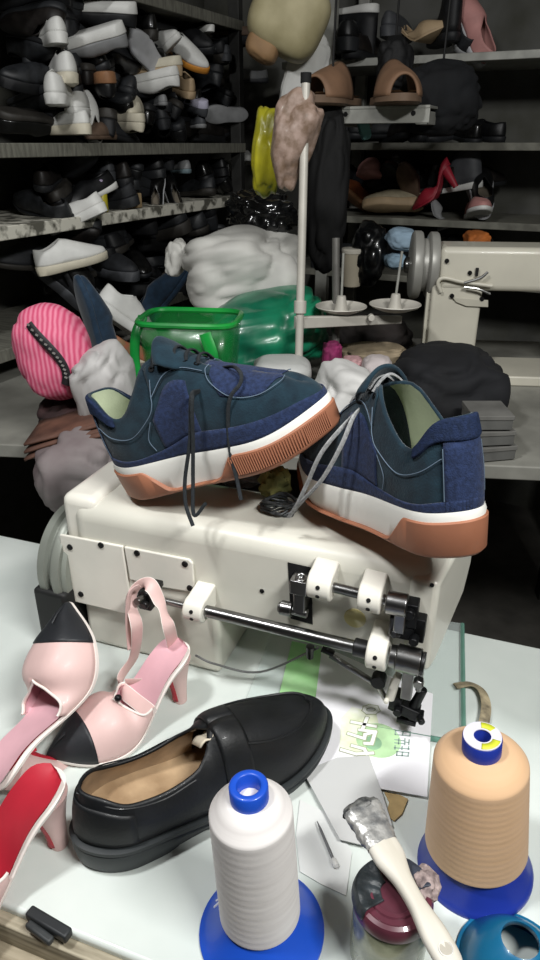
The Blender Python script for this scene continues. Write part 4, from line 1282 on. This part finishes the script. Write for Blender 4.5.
# pale paper and dust lining the middle shelf's front
tb = onL(127, 199, .05)
o = obj('wooden_block', MB().box((0, 0, 0), (.075, .05, .040)), mat('#a08a68', .7, 0, .15, 20, .1), bevel=.003)
o.matrix_world = Matrix.Translation((tb.x, tb.y, ZL[2] + .022)) @ Matrix.Rotation(AR + 1.5, 4, 'Z'); tag(o, 'tan wooden block on the middle left shelf', 'block')
yb_ = onL(102, 196, .03)
bo = thing('bottle', 'small bottle with yellow label on the middle left shelf', 'bottle', Matrix.Translation((yb_.x, yb_.y, ZL[2] + .003)))
obj('body', MB().lathe([(.012, 0), (.014, .004), (.014, .045), (.006, .060)], n=20), mat('#b5a92e', .4, 0, .1, 20), bo)
obj('cap', MB().lathe([(.0075, .058), (.0075, .080), (.003, .083)], n=20), mat('#b6a8c4', .4, 0, .1, 20), bo)
# pile under the middle shelf, standing on the lowest board
L_(70, 254, .0, 'white shoe toe under the middle left shelf at the left edge', 'sneaker', CR, WH, 235, 10, 0, .8)
L_(86, 282, .0, 'glossy black shoe on end below the white shoe at left', 'flat', bs_[0], bk[2], 30, 70, 10, 1.0)
L_(66, 275, .05, 'dark grey shoe behind the glossy black one at the left edge', 'slab', DG, bk[3], 10, 40, 0)
L_(131, 316, -.12, 'white sneaker with a dark stripe between two blue suede shoes', 'sneaker', WH, WH, 250, -38, 0, .95)
L_(103, 318, -.12, 'blue suede shoe standing on end beside the white sneaker', 'flat', NB, NB, 60, 80, 0, 1.0)
L_(155, 292, -.06, 'blue suede shoe behind the white sneaker to its right', 'flat', NB, NB, 200, 50, 15, 1.1)
L_(112, 262, .05, 'dark rounded shoe in the shadow above the white sneaker', 'slab', DG, bk[3], 160, 0, 0)
L_(134, 258, .05, 'black shoe with a small metal glint in the shadow under the shelf', 'flat', bs_[1], bk[2], 140, 0, 0)
L_(136, 350, -.16, 'orange brown shoe toe beside the green basket', 'flat', CR, mat('#9a5b42', .6, 0, .2, 30, hex2='#7c6a4c'), 250, -30, 0, .7)
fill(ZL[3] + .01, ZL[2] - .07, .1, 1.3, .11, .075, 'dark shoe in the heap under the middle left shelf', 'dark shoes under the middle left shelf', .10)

# right rack shoes
def R_(px, py, d, label, kind, sm, um, yaw=0, pitch=0, roll=0, sc=.9, group=None):
    return put_shoe(label, kind, sm, um, onR(px, py, d), HRI + math.radians(yaw), pitch, roll, sc, group)
R_(352, 24, .10, 'black boot with a white rim on the top back shelf', 'boot', WH, bk[1], 60, 0, 180, .85)
R_(348, 38, .05, 'black shoe heel below the white rimmed boot, top back shelf', 'slab', bs_[1], bk[0], 20, 0, 0, 1.0)
R_(368, 44, .08, 'black shoe in the middle of the top back shelf', 'flat', bs_[0], bk[4], -10, 0, 0, 1.0)
R_(397, 26, .10, 'dim grey shoe heel on the top back shelf', 'slab', DG, DG, 0, 0, 0, .8)
R_(444, 30, .10, 'black ankle boot beside the beige sandal, top back shelf', 'boot', bs_[1], bk[1], 30, 0, 0, .8)
R_(462, 18, .10, 'grey black shoe leaning at the right of the top back shelf', 'flat', GY, bk[3], 40, 50, 0, .8)
R_(478, 20, .08, 'dusty pink shoe at the right end of the top back shelf', 'flat', LG, PK, 60, 60, 0, .9)
R_(430, 20, .05, 'beige curved sandal hanging over the top back shelf', 'pump', BE, BE, 250, 20, 0, 1.0)
R_(372, 165, .08, 'dusty pink shoe toe on the middle back shelf', 'flat', PK, PK, 190, 10, 0, .9)
R_(355, 188, .08, 'orange brown shoe at the left of the middle back shelf', 'flat', TN, mat('#8e4f2b', .6, 0, .2, 30), 150, 30, 0, .8)
R_(396, 172, .10, 'dark maroon shoe behind the glittering one, middle back shelf', 'flat', bs_[1], mat('#4b2a2c', .5, 0, .2, 30), 180, 30, 0, .8)
R_(397, 158, .06, 'silver glitter shoe on the middle back shelf', 'pump', LG, mat('#a9aaad', .3, .6, .4, 160, .5, hex2='#55565a'), 200, 10, 0, .5)
R_(413, 182, .06, 'brown rounded shoe left of the red high heel', 'flat', BR, mat('#5d4038', .6, 0, .2, 30), 170, 50, 0, .75)
R_(393, 198, .04, 'beige strap sandal left of the red high heel', 'slab', BE, mat('#9c927a', .7, 0, .15, 30), 110, 0, 30, .75)
R_(422, 192, .02, 'bright red high heel on the middle back shelf', 'pump', RD, RD, 90, -32, 0, .85)
R_(452, 180, .10, 'grey boot with a white sole right of the red high heel', 'boot', WH, DG, 80, -10, 0, .75)
R_(441, 205, .05, 'small dim grey heel beside the red high heel', 'pump', GY, GY, 100, 70, 0, .6)
R_(478, 203, .02, 'dusty pink shoe at the right end of the middle back shelf', 'flat', WH, PK, 200, 15, 0, .8)
R_(482, 185, .08, 'black shoe with a pale heel at the right end of the middle back shelf', 'slab', LG, bk[0], 20, 30, 0, .9)
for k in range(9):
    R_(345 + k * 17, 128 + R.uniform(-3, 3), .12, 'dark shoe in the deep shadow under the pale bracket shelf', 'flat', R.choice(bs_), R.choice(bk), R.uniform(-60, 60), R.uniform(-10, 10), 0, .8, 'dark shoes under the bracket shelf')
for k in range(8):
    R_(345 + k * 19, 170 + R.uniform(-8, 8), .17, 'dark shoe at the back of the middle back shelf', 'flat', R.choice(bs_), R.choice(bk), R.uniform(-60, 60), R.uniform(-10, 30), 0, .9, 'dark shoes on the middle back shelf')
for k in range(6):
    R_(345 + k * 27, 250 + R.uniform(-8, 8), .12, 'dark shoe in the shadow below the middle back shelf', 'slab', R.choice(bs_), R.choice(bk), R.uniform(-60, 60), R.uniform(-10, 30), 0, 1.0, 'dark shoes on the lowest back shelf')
# brown mules on the bracket shelf
def mule(label, px, py, y, heading, roll):
    c = ony(px, py, y); c.z = BZ + .008
    M = Matrix.Translation(c) @ Matrix.Rotation(heading, 4, 'Z') @ Matrix.Scale(1.2, 4)
    root = thing('mule', label, 'shoe', M, 'brown mules on the bracket shelf')
    s = low(.22, 'flat'); br_m = mat('#8a6a52', .7, 0, .1, 30, .1); 
    mb = MB(); s.slab(mb, [(-.004, lambda u: 0), (.003, lambda u: .004), (.002, lambda u: .018)], 24); obj('sole', mb, mat('#77614f', .7), root)
    def fn(i, j):
        u = .38 + .55 * i; a = PI * j
        return V((u * s.L, -math.cos(a) * (s.w(u) + .004), .014 + math.sin(a) * (.074 - .034 * i)))
    obj('band', MB().grid(fn, 10, 20), br_m, root, solid=.004, smooth=70)
    obj('insole', s.insole(MB(), -.002, .019, .02, .98), mat('#a08468', .7), root)
    return root
mule('brown mule on the left of the bracket shelf', 352, 96, 2.16, -PI / 2 - .5, 0)
mule('brown mule with its dark opening showing, right on the bracket shelf', 384, 92, 2.12, -PI / 2 + .05, 0)

# ------------------------------------------------------------------ bags, cloth and clutter
def bl_(name, label, cat, px, py, y, rx, rz, ry, m, seed=1, amp=.12, freq=2.2, rot=0.0, ridged=.15, power=.8, nu=56, nv=36, sub=0, yaw=0.0, st=(1, 1, 1), taper=0.0, down=None, cord=None):
    c = ony(px, py, y); fx = y * cp - (c.z - CAM_Z) * sp
    k = fx / F
    rm = Matrix.Rotation(yaw, 3, 'Z') @ Matrix.Rotation(rot, 3, 'Y')
    o = obj(name, MB().blob((0, 0, 0), (rx * k, ry, rz * k), seed, amp, freq, nu, nv, rm, power=power, ridged=ridged, st=st), m, smooth=180, sub=sub)
    if taper:
        for v_ in o.data.vertices: v_.co.x *= 1 + taper * v_.co.z / (rz * k)
    if down is not None:
        lo = min(v_.co.z for v_ in o.data.vertices); f_ = (down - c.z) / lo
        for v_ in o.data.vertices:
            if v_.co.z < 0: v_.co.z *= f_
    o.location = c
    if cord:
        hi = max(v_.co.z for v_ in o.data.vertices)
        obj('cord', MB().tube([V((0, 0, hi * .8)), V((.004, 0, hi + cord * .5)), V((0, .01, hi + cord))], .003, 6), mat('#151515', .7), o)
    return tag(o, label, cat)
poly_w = mat('#c9c8c2', .55, 0, .06, 8, .25, 26)
sack = bl_('white_sack', 'big white woven sack lying on the green plastic bag', 'sack', 243, 267, 1.82, 62, 40, .16, poly_w, 3, .3, 1.3, -.14, .15, .8, 90, 60, st=(.7, .8, 1.8))
green_m = mat('#1f8a63', .35, 0, .25, 7, .3, 24, hex2='#0f5c44', coat=.2)
bl_('green_bag', 'teal green plastic bag under the white sack', 'bag', 268, 335, 1.66, 62, 44, .15, green_m, 6, .2, 1.6, -.2, .2, .75, 80, 50, st=(.6, .8, 1.6), down=T2 + .001)
bl_('tissue', 'crumpled white tissue left of the white sack', 'tissue', 177, 258, 1.84, 12, 18, .04, poly_w, 8, .35, 1.8, .2, .2)
bl_('black_bag', 'shiny black plastic bag above the white sack', 'bag', 262, 214, 1.96, 36, 24, .12, mat('#101112', .22, 0, .2, 10, .4, 26, coat=.4), 4, .2, 2.4, .1, .3)
bl_('black_garment', 'black garment hanging behind the white pole', 'garment', 328, 194, 2.02, 22, 78, .07, mat('#0c0c0d', .8, 0, .2, 10, .3, 20), 11, .10, 2, .02, .2, .8, cord=.5)
bl_('yellow_bag', 'yellow green plastic bag hanging left of the pole', 'bag', 268, 155, 1.62, 16, 41, .05, mat('#b5ae2a', .35, 0, .2, 12, .3, 40, hex2='#7f7c1c', coat=.1), 5, .35, 1.6, .1, .16, st=(1.3, 1, .7), taper=.0)
bl_('plastic_bag', 'crumpled pinkish beige plastic bag hanging on the white pole', 'bag', 292, 142, 1.53, 21, 47, .045, mat('#a08a7e', .5, 0, .3, 60, .6, 50, hex2='#75604f', coat=.05), 7, .35, 1.7, .22, .16, st=(1.1, 1, .8), taper=.38)
cb = bl_('cream_handbag', 'cream boxy handbag high up beside the white post', 'bag', 289, 17, 2.30, 38, 34, .09, mat('#c7bd97', .6, 0, .15, 9, .1, 40, hex2='#a89e78'), 9, .04, 1.5, .45, 0, .55, cord=.5)
bl_('tan_pouch', 'tan pouch hanging just under the cream handbag', 'pouch', 263, 48, 2.28, 17, 13, .05, mat('#a3815c', .65, 0, .15, 12), 12, .08, 2, .5, .05, .7, cord=.03)
bl_('cloth_sheet', 'pale crumpled sheet behind the white pole top', 'sheet', 304, 76, 2.36, 20, 40, .02, mat('#dededa', .7, 0, .12, 12, .2), 14, .12, 2, .35, .1, .6)
# green open basket
gb = ony(192, 347, 1.36)
gk = (1.36 * cp - (gb.z - CAM_Z) * sp) / F
BMt = Matrix.Translation(gb) @ Matrix.Rotation(-.12, 4, 'Z')
bas = thing('green_basket', 'see-through bright green plastic basket behind the left sneaker', 'basket', BMt)
gp = mat('#15873a', .25, 0, .15, 10, .1, 40, alpha=.38, hex2='#0b5f25', coat=.3)
gps = mat('#1c9a3e', .3, 0, .15, 10, coat=.3, hex2='#0f7030')
bw, bh_, bd_ = 48 * gk, 29 * gk, .07
def rrect(w_, d_, z, n=8, r=.4):
    return [V((w_ * math.copysign(abs(math.cos(a)) ** r, math.cos(a)), d_ * math.copysign(abs(math.sin(a)) ** r, math.sin(a)), z)) for a in [2 * PI * i / (n * 4) + .01 for i in range(n * 4)]]
obj('wall', MB().loft([rrect(bw * .84, bd_ * .84, T2 + .002 - gb.z), rrect(bw * .86, bd_ * .86, -bh_ * 1.3), rrect(bw * .9, bd_ * .9, -bh_ * .9), rrect(bw, bd_, bh_)], cap1=False), gp, bas, solid=.003)
rp = rrect(bw, bd_, bh_); obj('rim', MB().tube(rp, .006, 8, True), gps, bas)
obj('handle', MB().tube(spline([V((-bw, 0, bh_)), V((-bw - .012, -.02, bh_ * .4)), V((-bw - .014, -.03, -bh_ * .6)), V((-bw - .004, -.03, -bh_ * 1.2))], 8), .010, 10, flat=.5, up=(0, 1, 0)), gps, bas)
obj('fold', MB().tube(spline([V((bw * .45, -bd_ - .002, bh_ * .8)), V((bw * .6, -bd_ - .01, 0)), V((bw * .4, -bd_ - .004, -bh_ * .7))], 8), .012, 10, flat=.4, up=(0, 1, 0)), gps, bas)
# pink striped bag with a dark zip, left edge
pkm = bpy.data.materials.new('m_pink_stripe'); pkm.use_nodes = True
nt = pkm.node_tree; bsd = nt.nodes['Principled BSDF']; bsd.inputs['Roughness'].default_value = .75
tc_ = nt.nodes.new('ShaderNodeTexCoord'); wv = nt.nodes.new('ShaderNodeTexWave'); wv.bands_direction = 'X'; wv.inputs['Scale'].default_value = 38; wv.inputs['Distortion'].default_value = 1.5
cr_ = nt.nodes.new('ShaderNodeValToRGB'); cr_.color_ramp.elements[0].color = (*srgb('#c9466c'), 1); cr_.color_ramp.elements[1].color = (*srgb('#e2849d'), 1)
nt.links.new(tc_.outputs['Object'], wv.inputs['Vector']); nt.links.new(wv.outputs['Color'], cr_.inputs['Fac']); nt.links.new(cr_.outputs['Color'], bsd.inputs['Base Color'])
pc = ony(54, 352, 1.22)
pbag = thing('pink_bag', 'pink striped bag with a dark zip at the left edge', 'bag', Matrix.Translation(pc))
pr = (.068, .06, .088)
obj('body', MB().blob((0, 0, 0), pr, 2, .08, 2, 48, 30, Matrix.Rotation(-.15, 3, 'Y'), power=.85, ridged=.1), pkm, pbag, smooth=180)
zp = []
for i in range(15):
    t_ = i / 14; x = -.02 + .055 * math.sin(t_ * 2.0); z = .062 - .105 * t_
    y_ = -.062 * math.sqrt(max(.05, 1 - (x / .070) ** 2 - (z / .092) ** 2)) - .008
    zp.append(V((x, y_, z)))
zo = obj('zip_tape', MB().tube(zp, .0075, 8, flat=.35, up=(0, 1, 0)), mat('#262427', .6, 0, .3, 40), pbag)
mb = MB()
for i in range(13):
    p = zp[i] + V((.0, -.003, 0)); mb.box(p, (.005, .003, .003), Matrix.Rotation(.5, 3, 'Y'))
obj('zip_tooth', mb, mat('#b9b4b0', .4, .6), zo)['kind'] = 'stuff'
bl_('white_cloth', 'crumpled white cloth between the pink bag and the left sneaker', 'cloth', 101, 372, 1.20, 30, 25, .07, mat('#b9b7b5', .8, 0, .1, 10, .3, 30), 13, .35, 1.6, -.5, .22, down=T2 + .001)
bl_('brown_cloth', 'dark brown cloth heap under the pink bag', 'cloth', 78, 412, 1.27, 34, 26, .08, mat('#3d2727', .85, 0, .3, 16, .3, 40, hex2='#241919'), 15, .35, 1.6, 0, .22, down=T2 + .001)
# three brown leather sheets stacked
for k in range(3):
    c = ony(78, 434 - k * 5.5, 1.10 + .012 * k)
    o = obj('leather_sheet', MB().grid(lambda i, j: V((-.085 + .17 * i, -.05 + .12 * j, .004 * math.sin(3 * i + k))), 12, 4), mat('#6b4a3c', .7, 0, .2, 20, .2, hex2='#4a3229'), solid=.004)
    o.matrix_world = Matrix.Translation(c) @ Matrix.Rotation(-.30, 4, 'Y') @ Matrix.Rotation(.03 * k, 4, 'Z')
    tag(o, ['lowest of the three brown leather sheets above the machine wheel', 'middle one of the three brown leather sheets above the machine wheel', 'topmost of the three brown leather sheets above the machine wheel'][k], 'leather sheet', 'brown leather sheets')
bl_('grey_cloth', 'greyish mauve crumpled cloth behind the left end of the machine', 'cloth', 84, 472, 1.06, 44, 40, .08, mat('#87807f', .8, 0, .15, 9, .3, 26, hex2='#6b5f60'), 17, .35, 1.6, .1, .22)
# white and coloured clutter behind the pole
bl_('white_box', 'white plastic tub behind the toe of the left sneaker', 'tub', 282, 374, 1.40, 30, 17, .06, mat('#b9bab7', .5, 0, .06, 10), 19, .05, 1.5, 0, .05, .6, down=T2 + .001)
bl_('white_cloth', 'white crumpled cloth right of the pole behind the sneaker toe', 'cloth', 345, 392, 1.26, 32, 26, .08, mat('#d2d1ce', .8, 0, .08, 10, .3, 30), 21, .35, 1.6, .3, .22, down=T2 + .001)
bl_('white_pouch', 'pale pouch standing behind the white crumpled cloth', 'pouch', 377, 369, 1.42, 16, 14, .04, mat('#c3b9b8', .7, 0, .1, 14, .2), 22, .12, 2, 0, .1, down=T2 + .001)
bl_('magenta_cloth', 'small magenta cloth scrap right of the pole', 'cloth', 332, 352, 1.50, 10, 11, .03, mat('#8e2a5e', .8, 0, .3, 24, hex2='#5a1c3c'), 23, .25, 3, down=T2 + .001)
bl_('pink_cloth', 'pale pink cloth scrap below the thread stand arm', 'cloth', 352, 366, 1.46, 12, 10, .03, mat('#c39a9c', .8, 0, .2, 24), 24, .25, 3, down=T2 + .001)
bl_('beige_cloth', 'beige flat cloth under the thread dishes', 'cloth', 372, 351, 1.62, 34, 6, .06, mat('#a3937a', .8, 0, .2, 24), 25, .2, 3, down=T2 + .001)
bl_('dark_cloth', 'dark cloth heap under the thread stand arm', 'cloth', 372, 336, 1.86, 40, 22, .10, mat('#2a2422', .85, 0, .3, 16), 26, .2, 2.4, down=T2 + .001)
bl_('black_coat', 'black garment heaped in front of the second machine', 'garment', 445, 392, 1.36, 58, 46, .12, mat('#15161a', .85, 0, .25, 12, .3, 26), 27, .14, 2.0, -.06, .2, .75, 56, 36, down=T2 + .001)
bl_('dark_jacket', 'dark jacket hanging in front of the back shelves', 'jacket', 440, 98, 2.06, 42, 34, .06, mat('#101216', .85, 0, .25, 12, .3, 26), 28, .12, 2.0, 0, .2, cord=.5)
bl_('black_pouch', 'black bag hanging above the bracket shelf', 'bag', 394, 66, 2.24, 19, 26, .05, mat('#131315', .7, 0, .25, 12, .3, 26), 29, .14, 2.0, 0, .2, cord=.5)
bl_('black_bucket', 'black plastic bag behind the thread dishes', 'bag', 369, 254, 2.05, 18, 32, .08, mat('#0d0e10', .3, 0, .25, 12, .3, 26, coat=.3), 30, .14, 2.0, 0, .2)
bl_('blue_cloth', 'light blue cloth bundle left of the second machine wheel', 'cloth', 403, 239, 1.98, 18, 11, .05, mat('#8fa6b8', .8, 0, .12, 14, .3, 40), 31, .14, 2.2, .15, .15)
bl_('blue_cloth', 'smaller light blue cloth bundle below the larger one', 'cloth', 396, 261, 1.98, 12, 8, .04, mat('#8aa3b4', .8, 0, .12, 14, .3, 40), 32, .14, 2.2, 0, .15)
bl_('orange_cloth', 'orange cloth on top of the second machine', 'cloth', 477, 240, 2.02, 13, 9, .05, mat('#b5662a', .8, 0, .2, 20), 33, .16, 2.4)
bl_('teal_sponge', 'pale teal sponge hanging under the bracket shelf', 'sponge', 364, 127, 2.10, 6, 12, .02, mat('#86c0bd', .7, 0, .1, 20), 34, .08, 2, -.3, .05, .6)
q = ony(352, 268, 2.02)
cu = thing('paper_cup', 'beige cup left of the black plastic bag', 'cup', Matrix.Translation(q + V((0, 0, -.05))))
obj('cup_wall', MB().lathe([(.024, 0), (.026, .002), (.032, .095), (.030, .095), (.024, .006)], n=32, cap1=False), mat('#b9b09c', .6, 0, .06, 14), cu)
obj('lid', MB().lathe([(.034, .092), (.034, .100), (.030, .104), (.0, .104)], n=32), mat('#cfcabd', .5, 0, .06, 14), cu)
# grey cardboard boxes at the right edge
for k, (py, lab) in enumerate(((455, 'lowest of the three grey boxes stacked behind the right sneaker heel'), (438, 'middle one of the three grey boxes stacked behind the right sneaker heel'), (421, 'topmost of the three grey boxes stacked behind the right sneaker heel'))):
    c = ony(486, py, 1.18)
    bx_ = thing('cardboard_box', lab, 'box', Matrix.Translation((c.x, c.y, T2 + .0165 + .030 * k)) @ Matrix.Rotation(.2 - .1 * k, 4, 'Z'), 'grey boxes')
    obj('box_body', MB().box((0, 0, -.003), (.07, .08, .022)), mat('#5d5d5a', .8, 0, .2, 14), bx_, bevel=.001)
    obj('box_lid', MB().box((0, 0, .0085), (.073, .083, .008)), mat('#6b6a66', .8, 0, .2, 14), bx_, bevel=.001)

# ------------------------------------------------------------------ thread stand with two dishes
pt, pb2 = ony(306, 76, 1.52), ony(298, 384, 1.42)
ps = thing('thread_stand', 'white thread stand pole carrying two cream dishes on an arm', 'thread stand', Matrix.Translation((pb2.x, pb2.y, T2)))
top = pt - V((pb2.x, pb2.y, T2)); bot = V((0, 0, 0))
stand_m = mat('#c6c2b8', .45, .1, .08, 14)
def pz(f): return bot + (top - bot) * f
obj('pole', MB().cyl(bot, top, .0085, .0085, 20), stand_m, ps)
obj('pole_cap', MB().cyl(top + V((0, 0, -.012)), top + V((0, 0, .006)), .0105, .0105, 20), hole_m, ps, bevel=.001)
obj('base', MB().lathe([(.035, 0), (.035, .004), (.012, .010), (.009, .02)], n=28), stand_m, ps)
psI = INV[ps.name]
ya = 1.445
a0, a1 = psI @ ony(296, 323, ya), psI @ ony(402, 322, ya + .10)
mb = MB(); d = (a1 - a0).normalized()
n_ = V((-d.y, d.x, 0)).normalized()
h = .013
mb.loft([[a0 + V((0, 0, h)), a0 - V((0, 0, h)), a0 - V((0, 0, h)) + n_ * .012, a0 + V((0, 0, h)) + n_ * .012], [a1 + V((0, 0, h)), a1 - V((0, 0, h * .3)), a1 - V((0, 0, h * .3)) + n_ * .012, a1 + V((0, 0, h)) + n_ * .012]])
obj('arm', mb, stand_m, ps, bevel=.002)
obj('clamp', MB().cyl(pz(.315), pz(.355), .013, .013, 20), stand_m, ps, bevel=.001)
q = psI @ ony(371, 317, ya + .06)
obj('wing_screw', MB().cyl(q + V((0, -.012, 0)), q + V((0, .004, 0)), .007, .007, 14), stand_m, ps, bevel=.001)
for px, py in ((341, 308), (395, 306)):
    c = psI @ ony(px, py, ya + .08)
    r = 27 * 1.45 / F
    dh = obj('dish', MB().lathe([(.004, -.012), (r * .55, -.009), (r * .9, -.001), (r, .004), (r * .985, .0055), (r * .88, .001), (r * .5, -.006), (.004, -.008)], c, n=44), stand_m, ps, smooth=60)
    obj('spindle', MB().lathe([(.016, -.008), (.013, .004), (.010, .022), (.009, .026), (.004, .027)], c, n=24), stand_m, dh)
    obj('spindle_rod', MB().cyl(c + V((0, 0, .02)), c + V((.006 if px > 370 else 0, 0, .115)), .0028, .0028, 10), pale_metal, dh)
q0, q1 = ony(338, 302, 1.56), ony(336, 238, 1.60)
o = obj('grey_bar', MB().cyl(q0 - V((0, 0, .12)), q1, .0085, .0085, 16), mat('#6c6a66', .5, .3, .1, 20)); tag(o, 'upright grey metal bar behind the left thread dish', 'bar')

# ------------------------------------------------------------------ second sewing machine
D2 = 1.62
m0 = ony(429, 372, D2)
M2 = frame(V((m0.x, m0.y, T2)), V((math.cos(-.10), math.sin(-.10), 0)))
s2 = thing('sewing_machine', 'second cream sewing machine partly hidden at the right edge', 'sewing machine', M2)
I2 = INV[s2.name]
nrm2 = V((M2[0][1], M2[1][1], 0))
def f2(px, py, off=0): return I2 @ onplane(px, py, V((m0.x, m0.y, 0)) - nrm2 * off, nrm2)
ztop, zmid = f2(440, 247).z, f2(440, 282).z
wm2 = mat('#c9c5b6', .35, 0, .06, 9, coat=.2)
wd = .42
obj('arm', MB().box((wd / 2, .06, (ztop + zmid) / 2 - .01), (wd, .12, ztop - zmid + .02)), wm2, s2, bevel=.014, bseg=4)
xc = f2(482, 300).x
obj('column', MB().box(((xc - .012) / 2, .06, zmid / 2), (xc + .012, .115, zmid)), wm2, s2, bevel=.008)
obj('head', MB().box((wd - .04, .06, zmid - .03), (.07, .11, .12)), wm2, s2, bevel=.010)
obj('bed', MB().box((wd / 2, .06, .012), (wd + .06, .17, .024)), wm2, s2, bevel=.004)
e0, e1 = f2(437, 279, .004), f2(490, 286, .004)
mb = MB().tube(spline([f2(441, 292, .004), f2(438, 283, .006), f2(444, 278, .008), f2(463, 282, .008), f2(492, 286, .008)], 8), .0045, 10)
obj('thread_ledge', mb, wm2, s2)
mb = MB().tube(spline([f2(464, 283, .012), f2(480, 278, .014), f2(488, 272, .014)], 6), .003, 8).tube(spline([f2(464, 287, .012), f2(478, 289, .014), f2(490, 294, .014)], 6), .003, 8)
obj('tension_lever', mb, steel, s2)
cp2 = [f2(*q_, .0) for q_ in ((452, 297), (488, 300), (488, 307), (466, 306), (456, 302))]
obj('access_plate', MB().loft([[V((p.x, -.0, p.z)) for p in cp2], [V((p.x, -.003, p.z)) for p in cp2]]), mat('#bdb9aa', .4, 0, .06, 9), s2, bevel=.001)
for px, py in ((447, 261), (470, 273), (452, 296), (482, 299)):
    c = f2(px, py, .004); obj('screw', MB().cyl(c + V((0, .004, 0)), c + V((0, -.001, 0)), .005, .005, 14), screw_m, s2)
obj('switch_lever', MB().box(f2(477, 272, .006), (.006, .008, .018)), hole_m, s2, bevel=.001)
# perforated strip and handwheel on the left end
xs = f2(428, 340).x
st2 = obj('side_strip', MB().box((xs, .03, zmid / 2), (.022, .02, zmid)), wm2, s2, bevel=.002)
for k in range(9):
    z = .02 + (zmid - .04) * k / 8
    obj('strip_hole', MB().cyl((xs, .0195, z), (xs, .021, z), .003, .003, 10), hole_m, st2)
zw = f2(430, 270).z
wheel2 = mat('#9b9a94', .4, .2, .1, 12)
wc2 = V((0.0, .07, zw))
hw2 = obj('hand_wheel', MB().lathe([(.02, 0), (.072, 0), (.075, .004), (.075, .018), (.070, .022), (.060, .023), (.060, .034), (.074, .037), (.077, .041), (.077, .056), (.072, .06), (.05, .062), (.018, .064)], wc2, (-1, 0, 0), 52), wheel2, s2)
obj('wheel_hub', MB().lathe([(.018, .06), (.018, .072), (.01, .076)], wc2, (-1, 0, 0), 24), steel, hw2)
# ------------------------------------------------------------------ light and world
def area(name, loc, target, size, power, col=(1, 1, 1), sy=None):
    l = bpy.data.lights.new(name, 'AREA'); l.energy = power; l.color = col
    l.shape = 'RECTANGLE'; l.size = size; l.size_y = sy or size
    o = bpy.data.objects.new(name, l); COL.objects.link(o)
    o.location = loc
    o.rotation_euler = (V(target) - V(loc)).to_track_quat('-Z', 'Y').to_euler()
    return o
area('tube_light', (0.62, -0.22, 2.20), (0.05, 0.65, 0.85), 0.6, 29, (1.0, 1.0, 0.98), 0.12)
area('bulb_light', (-0.55, 0.30, 2.35), (0.0, 0.7, 0.8), 0.16, 16, (1.0, 1.0, 1.0))
w = bpy.data.worlds.new('world'); SC.world = w; w.use_nodes = True
w.node_tree.nodes['Background'].inputs['Color'].default_value = (0.9, 0.95, 1, 1)
w.node_tree.nodes['Background'].inputs['Strength'].default_value = 0.06
SC.view_settings.view_transform = 'Standard'
SC.view_settings.look = 'None'
SC.view_settings.exposure = 0.0
SC.view_settings.gamma = 1.0
SC.view_settings.use_curve_mapping = False
